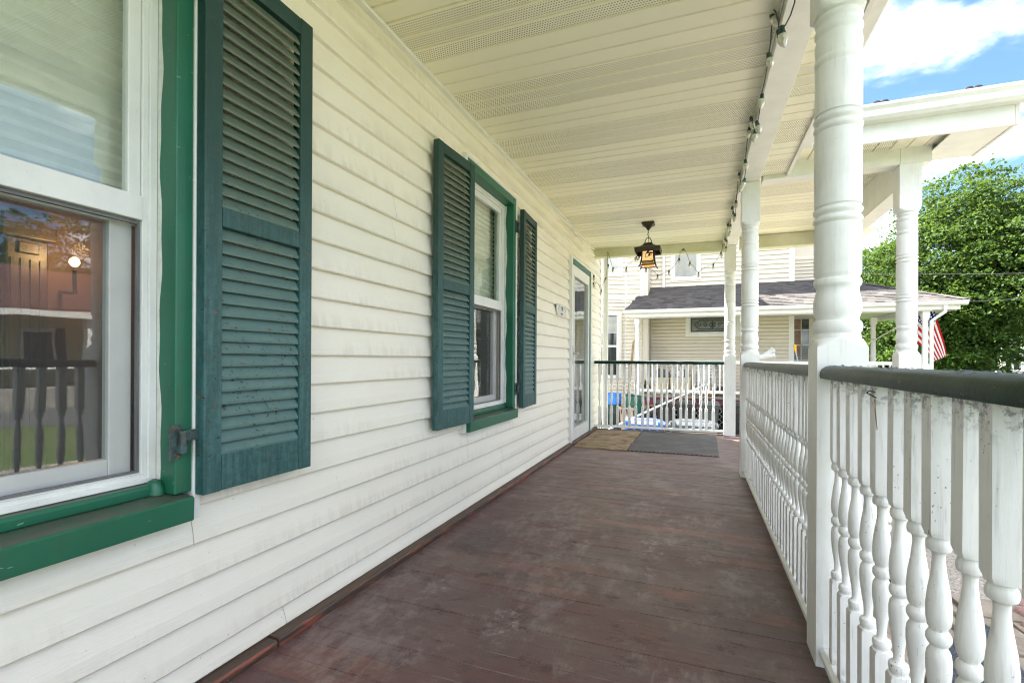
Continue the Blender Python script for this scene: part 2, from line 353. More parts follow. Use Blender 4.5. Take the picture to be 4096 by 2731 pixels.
def m_brown_trim():
    T = NT('worn brown baseboard'); p = T.pos(); nx = sep(T, T.n('ShaderNodeNewGeometry').outputs['Normal'])[0]
    g = T.noise(T.scale(p, 30, 3, 30), 1.6, 6, .65); c = T.mix(T.ramp(g, .35, .65), (.062,.040,.034), (.105,.062,.036))
    c = T.mix(T.math('MULTIPLY', T.ramp(g, .5, .6), T.ramp(nx, .2, .8)), c, (.26,.075,.05))
    c = T.mix(T.ramp(T.noise(T.scale(p, 40, 9, 40), 2, 4), .70, .73), c, (.45,.33,.22))
    return T.prin(c, .5, T.bump(g, .3, .004))
def m_emit(name, c, s_):
    T = NT(name); return T.surf(T.n('ShaderNodeEmission', {'Color': (*c, 1), 'Strength': s_}))
def m_ground():
    T = NT('lawn'); p = T.pos(); a = T.noise(p, .35, 4); b = T.noise(p, 14, 4)
    c = T.mix(T.ramp(b, .3, .7), (.045,.085,.018), (.10,.14,.03)); c = T.mix(T.ramp(a, .45, .7, 0, .5), c, (.14,.13,.06))
    return T.prin(c, .9, T.bump(b, .8, .04))
def m_aggregate():
    T = NT('exposed aggregate'); p = T.pos(); v = T.n('ShaderNodeTexVoronoi', {'Vector': p, 'Scale': 62.0}); d = T.noise(p, 3, 4)
    vc = v.outputs['Color']; g = T.n('ShaderNodeRGBToBW', {0: vc}).outputs[0]
    c = T.mix(T.ramp(g, .25, .75), (.16,.135,.12), (.52,.46,.39)); c = T.mix(T.ramp(v.outputs['Distance'], .3, .6), c, (.40,.35,.28)); c = T.mix(T.ramp(d, .4, .7, 0, .3), c, (.3,.26,.2))
    return T.prin(c, .85, T.bump(v.outputs['Distance'], .8, .01))
def m_matrubber():
    T = NT('perforated rubber mat'); p = T.pos(); v = T.n('ShaderNodeTexVoronoi', {'Vector': T.scale(p, 1, 1.6, 1), 'Scale': 40.0}, feature='DISTANCE_TO_EDGE'); e = T.ramp(v.outputs['Distance'], .05, .11)
    return T.prin(T.mix(e, (.075,.08,.09), (.008,.008,.008)), .5, T.bump(e, -.8, .01))
def m_weave(name, a, b, s):
    T = NT(name); p = T.pos(); x, y, z = sep(T, p)
    u = T.math('SINE', T.math('MULTIPLY', x, s)); v = T.math('SINE', T.math('MULTIPLY', y, s)); f = T.math('MULTIPLY', u, v)
    n = T.noise(p, 40, 5); d = T.noise(p, 4, 4)
    c = T.mix(T.ramp(T.math('ADD', f, T.math('MULTIPLY', n, 1.2)), .1, 1.2), a, b); c = T.mix(T.ramp(d, .45, .7, 0, .45), c, (.21,.20,.19))
    return T.prin(c, .9, T.bump(T.math('ADD', f, n), .6, .006))
def m_coir():
    T = NT('coir matting'); p = T.pos(); n = T.noise(p, 90, 6, .7); d = T.noise(p, 5, 5, .65)
    c = T.mix(T.ramp(n, .3, .7), (.24,.165,.09), (.42,.31,.18)); c = T.mix(T.ramp(d, .50, .64, 0, .7), c, (.46,.41,.34)); c = T.mix(T.ramp(d, .48, .36, 0, .7), c, (.13,.08,.042))
    return T.prin(c, .95, T.bump(n, .9, .01))
def m_flag():
    T = NT('striped flag cloth'); uv = T.n('ShaderNodeUVMap').outputs[0]; u, v, _ = sep(T, uv)
    st = T.math('MODULO', T.math('FLOOR', T.math('MULTIPLY', v, 13.0)), 2.0)          # v=0 bottom stripe (red)
    c = T.mix(st, (.52,.018,.03), (.80,.80,.80))
    can = T.math('MULTIPLY', T.math('LESS_THAN', u, .40), T.math('GREATER_THAN', v, .4615))
    fu = T.math('SUBTRACT', T.math('FRACT', T.math('MULTIPLY', u, 13.75)), .5); fv = T.math('SUBTRACT', T.math('FRACT', T.math('MULTIPLY', T.math('SUBTRACT', v, .4615), 9.3)), .5)
    s = T.math('LESS_THAN', T.math('ADD', T.math('MULTIPLY', fu, fu), T.math('MULTIPLY', fv, fv)), .07)
    c = T.mix(can, c, T.mix(s, (.012,.028,.21), (.8,.8,.8)))
    df = T.n('ShaderNodeBsdfDiffuse', {'Color': c}); tl = T.n('ShaderNodeBsdfTranslucent', {'Color': c})
    return T.surf(T.n('ShaderNodeMixShader', {0: .35, 1: df.outputs[0], 2: tl.outputs[0]}))
def m_lap(name, c, dark, course):
    T = NT(name); p = T.pos(); z = sep(T, p)[2]; f = T.math('FRACT', T.math('DIVIDE', z, course))
    return T.prin(T.mix(T.ramp(f, .12, .0), c, dark), .6)

Mt = {}
Mt['siding'] = m_siding(); Mt['white'] = m_white('white painted wood'); Mt['vinyl'] = m_white('white vinyl', (.80,.80,.78), .15, grain=False, rough=.32, wear=.05)
Mt['bal'] = m_white('white baluster paint', (.79,.79,.79), .9, obj=True, wear=.30, dirt=(.30,.29,.27)); Mt['post'] = m_white('white post paint', (.81,.81,.80), .25, obj=True, wear=.14)
Mt['alum'] = m_white('white aluminium trim', (.78,.78,.74), .12, grain=False, rough=.35, wear=.06, dirt=(.45,.43,.33))
Mt['mildew'] = simple('mildewed cream trim', (.72,.70,.56), .5, scale=3, c2=(.56,.55,.36))
Mt['green'] = m_green(); Mt['shut'] = m_shutter(False); Mt['slat'] = m_shutter(True); Mt['floor'] = m_floor()
Mt['vent'] = m_soffit(True); Mt['plain'] = m_soffit(False); Mt['glass'] = m_glass('window glass', 1.75); Mt['screen'] = m_screen()
Mt['rail'] = m_rail(); Mt['trim'] = m_brown_trim(); Mt['caulk'] = simple('old caulk', (.74,.73,.68), .6, .15, 40)
Mt['blind'] = simple('cellular shade', (.80,.78,.69), .8, .08, 20); Mt['dark'] = simple('dark void', (.012,.010,.009), .8, .2); Mt['room'] = simple('brown room wall', (.12,.058,.030), .7, .3, 1.5)
Mt['wood_in'] = simple('varnished mantel', (.075,.035,.018), .4, .4, 5); Mt['iron'] = simple('bronze iron', (.035,.027,.016), .5, .4, 40, .3, 120); Mt['hinge'] = simple('painted old hinge', (.045,.11,.115), .45, .5, 60, .4, 150, c2=(.05,.035,.025))
Mt['screw'] = simple('rusty screw', (.13,.07,.04), .5); Mt['amber'] = m_emit('lit amber glass', (1.0,.56,.22), .13); Mt['lampglow'] = m_emit('lit globe', (1.0,.66,.30), .55)
Mt['brownglass'] = simple('amber slag glass', (.55,.33,.14), .2, .2); Mt['cord'] = simple('dark green cord', (.010,.022,.016), .5); Mt['socket'] = simple('green bulb socket', (.012,.06,.045), .45)
Mt['bulb'] = simple('faceted clear bulb', (.80,.77,.66), .16, .15, 60, .0, 60, **{'Transmission Weight': .35, 'IOR': 1.35})
Mt['brass'] = simple('aged brass', (.30,.21,.10), .35, .3, 30, Metallic=.8); Mt['sign'] = simple('enamel sign white', (.74,.73,.70), .35, .06); Mt['ink'] = simple('grey sign ink', (.13,.13,.17), .6)
Mt['lawn'] = m_ground(); Mt['agg'] = m_aggregate(); Mt['conc'] = simple('grey concrete', (.32,.30,.27), .9, .3, 2, .3, 40); Mt['asph'] = simple('asphalt', (.10,.10,.10), .9, .3, 3, .4, 80)
Mt['stone'] = simple('tan paving stone', (.34,.28,.21), .85, .35, 9, .5, 40); Mt['rubber'] = m_matrubber(); Mt['weave'] = m_weave('grey woven mat', (.05,.049,.046), (.19,.184,.172), 150); Mt['coir'] = m_coir()
Mt['nsid'] = simple('cream neighbour siding', (.64,.58,.48), .5, .07, 1.5); Mt['nwhite'] = simple('bright white trim', (.70,.69,.66), .45, .06, 4); Mt['tab'] = m_shingle(False); Mt['field'] = m_shingle(True)
Mt['plum'] = simple('plum painted skirt', (.17,.028,.055), .6, .25, 2); Mt['deck'] = simple('weathered deck', (.26,.235,.185), .85, .3, 8); Mt['dkglass'] = simple('dark window glass', (.03,.035,.036), .06, .3, 2, **{'Specular IOR Level': .8})
Mt['curtain'] = simple('rosy curtain', (.34,.22,.19), .9, .3, 12); Mt['minib'] = simple('window blind slats', (.50,.50,.47), .7, .12, 8); Mt['lead'] = simple('lead came', (.02,.02,.02), .5); Mt['frost'] = simple('frosted leaded glass', (.16,.18,.165), .22, .35, 14)
Mt['char'] = simple('charcoal plastic', (.040,.036,.031), .5, .25, 5); Mt['char2'] = simple('slate green plastic', (.075,.085,.078), .5, .2, 5); Mt['blue'] = simple('bright blue plastic', (.028,.20,.72), .4, .12, 5); Mt['peri'] = simple('periwinkle plastic', (.085,.12,.42), .38, .2, 5)
Mt['navy'] = simple('navy plastic', (.014,.02,.10), .45); Mt['forest'] = simple('forest green plastic', (.018,.040,.024), .5, .25, 5); Mt['bgreen'] = simple('bottle green plastic', (.018,.105,.072), .45, .25, 6); Mt['beige'] = simple('beige plastic', (.50,.35,.235), .5, .12, 5)
Mt['cleartub'] = simple('clear grey plastic', (.085,.097,.112), .2, .35, 7); Mt['black'] = simple('black plastic', (.012,.012,.013), .5); Mt['cream'] = simple('cream deck box', (.66,.58,.37), .5, .1, 4); Mt['tarp'] = simple('grey crumpled tarp', (.13,.125,.12), .6, .6, 18, .8, 25)
Mt['plank'] = simple('weathered plank', (.36,.245,.14), .8, .4, 8); Mt['yellow'] = simple('yellow plastic', (.75,.42,.01), .4); Mt['pole'] = simple('metal pole', (.45,.45,.45), .35); Mt['camo'] = simple('olive rag', (.10,.10,.05), .9, .6, 20); Mt['orange'] = simple('orange rag', (.45,.19,.05), .9, .4, 14)
Mt['maple'] = m_leaf('maple leaf', (.020,.056,.011), (.060,.110,.020), (.12,.19,.03)); Mt['maple2'] = m_leaf('dark maple leaf', (.016,.045,.010), (.045,.09,.016), (.10,.18,.03)); Mt['hedge'] = m_leaf('shrub leaf', (.03,.06,.012), (.12,.16,.03), (.25,.32,.05))
Mt['bark'] = simple('bark', (.055,.042,.032), .95, .4, 8, .6, 30); Mt['flag'] = m_flag(); Mt['fstone'] = simple('pale far stone', (.42,.40,.36), .9, .3, 5); Mt['car'] = simple('white car paint', (.8,.8,.8), .2, .03); Mt['tyre'] = simple('tyre', (.02,.02,.02), .8)
Mt['yell'] = m_lap('pale yellow lap siding', (.55,.48,.27), (.22,.19,.1), .13); Mt['redroof'] = simple('red shingle roof', (.085,.036,.030), .9, .35, 4); Mt['wire'] = simple('utility cable', (.045,.045,.05), .6); Mt['roofdark'] = simple('dark roof edge', (.035,.028,.03), .9)
Mt['rot'] = simple('bare splintered wood', (.42,.17,.05), .8, .4, 60)

# ================================================================ ground
def gz(x, y):                                   # the lot falls a little towards the neighbour
    t = min(1, max(0, (y-5)/6)); return -0.80 - 0.30*(t*t*(3-2*t))
def sheet(name, x0, x1, y0, y1, lift, mat, step):
    nx = max(2, int((x1-x0)/step)+1); ny = max(2, int((y1-y0)/step)+1); m = MB()
    V = [(x0+(x1-x0)*i/(nx-1), y0+(y1-y0)*j/(ny-1)) for j in range(ny) for i in range(nx)]
    m.add([(x, y, gz(x, y)+lift) for x, y in V], [(j*nx+i, j*nx+i+1, (j+1)*nx+i+1, (j+1)*nx+i) for j in range(ny-1) for i in range(nx-1)])
    return tag(m.build(name, mat, smooth=60), kind='structure')
big = MB(); N = 140
def gs(i): u = 2*i/N-1; return 500*(abs(u)**2.6)*(1 if u > 0 else -1)
big.add([(gs(i), gs(j)+5, gz(gs(i), gs(j)+5)) for j in range(N+1) for i in range(N+1)], [(j*(N+1)+i, j*(N+1)+i+1, (j+1)*(N+1)+i+1, (j+1)*(N+1)+i) for j in range(N) for i in range(N)])
tag(big.build('ground', Mt['lawn'], smooth=60), kind='structure')
sheet('driveway', -9, 9, 9.6, 14.9, .02, Mt['asph'], .5)
sheet('path', .5, 6.8, 4.45, 9.5, .02, Mt['agg'], .5)  # real walk, widened out of view to bounce light onto the ceiling
sheet('road', 13, 20, -120, 160, .02, Mt['asph'], 2)
pst = sheet('pavement', .5, 6.8, -2.0, 4.44, .012, Mt['conc'], .4)  # paving likewise carried on out of view for its bounce light
stone_me = None; rs = random.Random(3)
y = 2.6
while y < 4.15:
    x = .75
    d = rs.uniform(.22, .34)
    while x < 3.0:
        wd = rs.uniform(.28, .55); m = MB(); j = lambda: rs.uniform(-.02, .02)
        z = gz(x, y)+.028
        P = [(x+.012+j(), y+.012+j()), (x+wd-.012+j(), y+.012+j()), (x+wd-.012+j(), y+d-.012+j()), (x+.012+j(), y+d-.012+j())]
        m.prism(P, 'z', z-.03, z+rs.uniform(.012, .025)); m.build('paving_stone', Mt['stone'], pst, bevel=.006)
        x += wd
    y += d
# a clump of reddish edging stones beside the walk
for i in range(3):
    cx, cy_ = 1.99+.05*i, 4.02+.2*i; m = MB()
    m.loft([[(cx+rad*math.cos(t)*(1+.18*math.sin(3*t+i)), cy_+rad*math.sin(t)*1.2, gz(cx, cy_)+zz) for t in [2*math.pi*k/9 for k in range(9)]] for rad, zz in ((.05, 0), (.065, .03), (.055, .065), (.025, .08))])
    tag(m.build('edging_stone', simple('pink edging stone', (.40,.24,.21), .9, .4, 20, .6, 40) if i == 0 else bpy.data.materials['pink edging stone'], smooth=50), 'rough pink edging stone beside the walk, '+('nearest of three', 'middle of three', 'farthest of three')[i], 'stone', 'pink edging stones along the walk')

# ================================================================ clapboards
def siding(parent, P0, P1, zs, openings, mat, t0=.004, lap=.013, name='clapboard', dutch=False, joints=(), belly=.0012):
    """one mesh per course and stretch; openings are (s0, s1, z0, z1) along P0->P1"""
    P0, P1 = Vector((*P0, 0)), Vector((*P1, 0)); d = P1-P0; L = d.length; d /= L; n = Vector((d.y, -d.x, 0))
    for za, zb in zip(zs[:-1], zs[1:]):
        cuts = sorted({0, L, *[c for o in openings for c in o[:2] if 0 < c < L and o[3] > za and o[2] < zb], *[c for c, z in joints if za < z < zb]})
        for a, b in zip(cuts[:-1], cuts[1:]):
            if b-a < .004: continue
            lo, hi = za, zb; mid = (a+b)/2; skip = False
            for o in openings:
                if o[0] <= mid <= o[1]:
                    if o[2] <= lo and o[3] >= hi: skip = True
                    elif o[2] > lo and o[2] < hi: hi = o[2]
                    elif o[3] > lo and o[3] < hi: lo = o[3]
            if skip or hi-lo < .006: continue
            def T(z): return t0 + lap*(zb-z)/(zb-za)
            if dutch: prof = [(0, lo), (t0+lap, lo), (t0+lap*.85, lo+(hi-lo)*.62), (t0+lap*.45, lo+(hi-lo)*.78), (t0*.6, hi), (0, hi)]
            else: prof = [(0, lo), (T(lo)-.003, lo-.0005), (T(lo), lo+.004), (T(lo+(hi-lo)*.35)+belly, lo+(hi-lo)*.35), (T(lo+(hi-lo)*.7)+belly*.7, lo+(hi-lo)*.7), (T(hi), hi), (0, hi)]
            m = MB(); k = len(prof); e = .0012
            A = P0+d*(a+e); B = P0+d*(b-e)
            m.add([tuple(A+n*q+Vector((0,0,z))) for q, z in prof]+[tuple(B+n*q+Vector((0,0,z))) for q, z in prof],
                  [tuple(range(k)), tuple(range(k, 2*k))[::-1]]+[(i, k+i, k+(i+1) % k, (i+1) % k) for i in range(k)])
            m.build(name, mat, parent, loc=tuple(A+Vector((0,0,lo))))

# ================================================================ our house
WX = -1.307                                     # face of the sheathing; clapboards stand proud to about -1.286
CE = 2.383
house = thing('house', (-5, 3, -0.8), 'white clapboard house with green trimmed windows behind the porch', 'house')
W1 = (0.090, 0.900); W2 = (2.535, 3.345); DR = (5.03, 6.07)
def wall_core():
    m = MB(); x0, x1 = -1.42, WX
    ops = [(W1[0]+.04, W1[1]-.04, .55, 2.07), (W2[0]+.04, W2[1]-.04, .55, 2.07), (DR[0]+.04, DR[1]-.04, .02, 2.0)]
    ys = [-4]+[c for o in ops for c in o[:2]]+[6.80]
    for i in range(0, len(ys), 2): m.box(x0, x1, ys[i], ys[i+1], -.8, 6.4)
    for a, b, z0, z1 in ops: m.box(x0, x1, a, b, -.8, z0); m.box(x0, x1, a, b, z1, 6.4)
    m.box(-9, x0, 6.66, 6.80, -.8, 6.4); m.box(-9, x0, -4, -3.86, -.8, 6.4); m.box(-9, -8.9, -3.86, 6.66, -.8, 6.4); m.box(-9, x0, -3.86, 6.66, 6.3, 6.4)
    return m.build('wall', Mt['siding'], house)
wall_core()
zs = [CZ0-.066]+[CZ0+CR*k for k in range(0, 22)]; zs = [z for z in zs if z < 2.36]+[2.362]
Y0 = -0.75
ops = [(W1[0]-.02-Y0, W1[1]+.02-Y0, .49, 2.125), (W2[0]-.02-Y0, W2[1]+.02-Y0, .49, 2.125), (DR[0]-Y0, DR[1]-Y0, -.1, 2.045)]
jn = [(1.24-Y0, .06), (2.62-Y0, .35), (2.60-Y0, .46), (3.16-Y0, .24), (3.15-Y0, .15), (2.10-Y0, 2.20), (2.86-Y0, 2.31), (2.84-Y0, 2.25), (6.42-Y0, 2.22), (4.3-Y0, .77), (.42-Y0, .25), (1.86-Y0, 1.60), (1.85-Y0, 1.50), (4.05-Y0, 1.39), (4.62-Y0, .45), (4.42-Y0, 1.9)]
# P0->P1 runs so that the outward normal is +x
siding(house, (WX, Y0), (WX, 6.80), zs, ops, Mt['siding'], t0=.003, lap=.023, joints=jn, belly=.003)
bx('top_channel', Mt['alum'], house, WX+.001, WX+.026, Y0, 6.40, 2.3635, 2.3815)
bx('corner_post', Mt['vinyl'], house, WX-.03, WX+.024, 6.802, 6.86, -.6, 2.9, bevel=.004)
# end wall of the house and its downspout beyond the porch
siding(house, (WX, 6.802), (-4.2, 6.802), [.0+CR*k for k in range(-6, 28)], [], Mt['siding'])
m = MB(); m.rbox(-1.235, 6.90, -.75, 3.2, .036, .028, .036, .028, .008, 2); m.build('downspout', Mt['alum'], house, smooth=40)
# baseboard in three lengths
for a, b, dz in ((-.75, 1.165, -.004), (1.172, 5.03, 0), (6.075, 6.385, 0)):
    MB().prism([(WX+.001, .001), (-1.241, .001), (-1.2395, .022+dz), (-1.244, .029+dz), (WX+.001, .032+dz)], 'y', a, b).build('baseboard', Mt['trim'], house)
bx('threshold', Mt['trim'], house, -1.36, -1.236, 5.035, 6.07, .001, .030, bevel=.004)

# ---- windows of our house
def window(w0, w1, mats_room, zt=2.115, near=False):
    g, v = Mt['green'], Mt['vinyl']
    m = MB(); F, Bk = -1.263, -1.345; cw = .046
    m.box(Bk, F, w1-cw, w1, .563, zt); m.box(Bk, F, w0, w0+cw, .563, zt); m.box(Bk, F, w0+cw, w1-cw, zt-.052, zt)
    win = m.build('window', g, house, bevel=.004)
    # white channel round the casing
    m = MB(); m.box(WX, -1.258, w1+.0005, w1+.021, .488, zt+.018); m.box(WX, -1.258, w0-.021, w0-.0005, .488, zt+.018); m.box(WX, -1.258, w0, w1, zt+.0005, zt+.018)
    m.build('channel', v, win, bevel=.003)
    MB().prism([(-1.42, .553), (-1.345, .5625), (-1.297, .5622), (-1.236, .556), (-1.2325, .551), (-1.2345, .493), (-1.262, .489), (-1.30, .489), (-1.30, .53)], 'y', w0+.004, w1-.013).build('sill', g, win, bevel=.0025)
    MB().prism([(-1.346, .5635), (-1.313, .5635), (-1.311, .583), (-1.316, .592), (-1.346, .594)], 'y', w0+cw+.001, w1-cw-.016).build('sill', g, win, bevel=.002)
    if near:                                    # lump of painted caulk in the corner
        mm = MB(); c = (-1.318, w1-cw-.014, .588)
        mm.loft([[(c[0]+r_*1.1*math.cos(t), c[1]+r_*.8*math.sin(t)*(1+.2*math.sin(2*t)), c[2]+dz) for t in [2*math.pi*k/10 for k in range(10)]] for r_, dz in ((.024, -.024), (.022, -.006), (.015, .010), (.005, .016))]); mm.build('caulk', g, win, smooth=60)
    a, b = w0+cw, w1-cw
    # vinyl frame, two steps
    m = MB()
    for x0, x1, i0, i1, zl in ((-1.365, -1.334, 0, .019, .5945), (-1.365, -1.341, .019, .033, .606)):
        m.box(x0, x1, b-i1, b-i0, zl, zt-.053-i0); m.box(x0, x1, a+i0, a+i1, zl, zt-.053-i0)
        m.box(x0, x1, a+i1, b-i1, zt-.053-i1, zt-.053-i0); m.box(x0, x1, a+i1, b-i1, zl, zl+.013)
    m.build('frame', v, win, bevel=.0018)
    m = MB(); ys_ = [w1-cw]; k = 46
    for q in range(k+1):
        z = .60+(zt-.66)*q/k; wv = .006+.0045*math.sin(q*.41)+.0025*math.sin(q*1.13+1)
        ys_.append((z, wv))
    pts = ys_[1:]
    vv = [(-1.3335, b-.0005, z) for z, q in pts]+[(-1.3335+q*.4+.004, b-.0008-q*.2, z) for z, q in pts]+[(-1.3335+q+.008, b-.0003, z) for z, q in pts]; n_ = k+1
    m.add(vv, [(i, i+1, n_+i+1, n_+i) for i in range(k)]+[(n_+i, n_+i+1, 2*n_+i+1, 2*n_+i) for i in range(k)]); m.build('caulk', Mt['caulk'], win, smooth=60)
    a2, b2 = a+.034, b-.034; zt2 = zt-.053-.034
    # upper sash (outer), lower sash (inner)
    m = MB(); x0, x1 = -1.372, -1.347
    m.box(x0, x1, b2-.030, b2, 1.336, zt2); m.box(x0, x1, a2, a2+.030, 1.336, zt2); m.box(x0, x1, a2+.030, b2-.030, zt2-.036, zt2); m.box(x0, x1+.010, a2, b2, 1.272, 1.335)
    m.build('sash', v, win, bevel=.0025)
    bx('pane', Mt['glass'], win, -1.3625, -1.3585, a2+.0305, b2-.0305, 1.3365, zt2-.0365)
    m = MB(); x0, x1 = -1.408, -1.380
    m.box(x0, x1, b2-.052, b2, .622, 1.30); m.box(x0, x1, a2, a2+.052, .622, 1.30); m.box(x0, x1, a2+.052, b2-.052, 1.262, 1.30); m.box(x0, x1, a2+.052, b2-.052, .622, .664)
    m.build('sash', v, win, bevel=.0025)
    bx('pane', Mt['glass'], win, -1.397, -1.393, a2+.0525, b2-.0525, .6645, 1.2615)
    m = MB(); x0, x1 = -1.358, -1.348
    m.box(x0, x1, b2-.006, b2-.001, .623, 1.268); m.box(x0, x1, a2+.001, a2+.006, .623, 1.268); m.box(x0, x1, a2+.006, b2-.006, 1.262, 1.268); m.box(x0, x1, a2+.006, b2-.006, .623, .628)
    m.build('screen_frame', simple('dark screen frame', (.16,.16,.16), .4) if near else bpy.data.materials['dark screen frame'], win)
    MB().add([(-1.353, a2+.006, .628), (-1.353, b2-.006, .628), (-1.353, b2-.006, 1.262), (-1.353, a2+.006, 1.262)], [(0,1,2,3)]).build('screen', Mt['screen'], win)
    bx('lower_frame', v, win, -1.362, -1.340, a2, b2, .6195, .6225)
    # pleated shade behind the upper sash
    m = MB(); zz = 1.30; V = []; k = 0
    while zz < zt2+.02: V.append((-1.428-(.012 if k % 2 else 0), zz)); zz += .017; k += 1
    m.add([(x, a-.02, z) for x, z in V]+[(x, b+.02, z) for x, z in V], [(i, len(V)+i, len(V)+i+1, i+1) for i in range(len(V)-1)]); m.build('shade', Mt['blind'], win)
    bx('shade_rail', Mt['blind'], win, -1.446, -1.424, a-.02, b+.02, 1.272, 1.2995)
    m = MB(); m.box(-1.46, -1.42, w0-.03, w0+cw-.02, .5, 2.1); m.box(-1.46, -1.42, w1-cw+.02, w1+.03, .5, 2.1); m.build('jamb', Mt['wood_in'], win)
    return win
window(*W1, None, near=True)
window(*W2, None, zt=2.10)

# ---- storm door
def door():
    a, b = DR; v = Mt['vinyl']
    m = MB(); m.box(WX, -1.255, a, a+.035, .031, 2.035); m.box(WX, -1.255, b-.06, b, .031, 2.035); m.box(WX, -1.255, a+.035, b-.06, 2.012, 2.035)
    d = m.build('door', v, house, bevel=.003)
    m = MB(); m.box(-1.33, -1.262, a+.0355, b-.0605, 1.955, 2.0115); m.box(-1.33, -1.264, b-.10, b-.0605, .031, 1.9545); m.build('jamb', Mt['green'], d)
    A, B = a+.037, b-.102; X0, X1 = -1.300, -1.268
    m = MB(); m.box(X0, X1, A, A+.085, .034, 1.952); m.box(X0, X1, B-.085, B, .034, 1.952); m.box(X0, X1, A+.085, B-.085, 1.845, 1.952); m.box(X0, X1, A+.085, B-.085, .034, .155)
    m.build('door_frame', v, d, bevel=.003)
    m = MB(); x0, x1 = X0+.004, X1+.008
    for q0, q1 in ((A+.085, A+.101), (B-.101, B-.085)): m.box(x0, x1, q0, q1, .1555, 1.8445)
    m.box(x0, x1, A+.101, B-.101, 1.829, 1.8445); m.box(x0, x1, A+.101, B-.101, .1555, .171); m.build('glazing_bead', v, d, bevel=.002)
    bx('pane', Mt['glass'], d, -1.289, -1.285, A+.1015, B-.1015, .1715, 1.8285)
    m = MB(); m.box(X1+.0005, X1+.007, A+.014, A+.044, .87, 1.07); m.build('handle_plate', Mt['brass'], d, bevel=.003)
    m = MB(); m.tube([(X1+.007, A+.029, .985), (X1+.045, A+.029, .985), (X1+.052, A+.045, .985), (X1+.050, A+.125, .980)], .008, 8); m.build('handle', Mt['pole'], d, smooth=50)
    bx('closer_bracket', Mt['brass'], d, -1.30, -1.255, B-.02, B+.03, 1.956, 1.963)
    # inner wooden door behind the storm door
    bx('inner_door', simple('pale inner door', (.42,.43,.42), .5), d, -1.44, -1.40, a+.05, b-.05, .035, 1.98)
    bx('inner_door_panel', bpy.data.materials['pale inner door'], d, -1.3995, -1.39, a+.22, b-.24, .25, .85, bevel=.006)
    bx('inner_door_panel', Mt['dkglass'], d, -1.3995, -1.392, a+.22, b-.24, .98, 1.78)
door()

# ---- the room behind the windows
m = MB(); rx0, rx1, ry0, ry1, rz0, rz1 = -3.78, -1.425, -1.6, 4.4, .0, 2.45
P = [(rx0,ry0,rz0),(rx1,ry0,rz0),(rx1,ry1,rz0),(rx0,ry1,rz0),(rx0,ry0,rz1),(rx1,ry0,rz1),(rx1,ry1,rz1),(rx0,ry1,rz1)]
m.add(P, [(0,1,2,3),(7,6,5,4),(4,5,1,0),(6,7,3,2),(7,4,0,3)]); m.build('room', Mt['room'], house)
mantel = thing('mantel', (-3.62, 1.66, 0), 'brown fluted mantel column seen dimly through the near window screen', 'mantel')
m = MB(); m.box(-3.779, -3.73, 1.55, 1.75, 0, 1.62); m.box(-3.779, -3.70, 1.52, 1.78, 1.621, 1.75); m.build('pilaster', Mt['wood_in'], mantel, bevel=.01)
m = MB()
for k in range(4): m.box(-3.7295, -3.722, 1.57+.045*k, 1.59+.045*k, .1, 1.50)
m.build('flute', Mt['wood_in'], mantel)
MB().box(-3.7295, -3.715, 1.60, 1.70, 1.53, 1.60).build('rosette', Mt['wood_in'], mantel, bevel=.01)
m = MB(); m.box(-3.779, -3.70, .7, 1.51, 1.30, 1.42); m.box(-3.779, -3.75, .7, 1.51, 0, 1.29); m.build('mantel_shelf', Mt['room'], mantel)
sconce = thing('wall_sconce', (-3.55, 1.80, 1.3), 'lit globe wall sconce glowing inside the near window', 'lamp')
m = MB(); c = (-3.5, 1.765, 1.49)
m.loft([[(c[0]+r_*math.cos(t), c[1]+r_*math.sin(t), c[2]+z) for t in [2*math.pi*k/12 for k in range(12)]] for z, r_ in ((-.03,.008),(-.024,.018),(-.006,.027),(.012,.024),(.025,.013),(.030,.003))]); m.build('globe', Mt['lampglow'], sconce, smooth=60)
MB().tube([(-3.5, 1.765, 1.438), (-3.5, 1.765, 1.36), (-3.56, 1.80, 1.31), (-3.775, 1.83, 1.33)], .011, 8).build('arm', Mt['iron'], sconce, smooth=60)
ld = bpy.data.lights.new('sconce_light', 'POINT'); ld.energy = .95; ld.color = (1, .6, .27); ld.shadow_soft_size = .05
lo = bpy.data.objects.new('sconce_light', ld); COL.objects.link(lo); lo.parent = sconce; lo.location = Vector((-3.5, 1.80, 1.56))-sconce.location

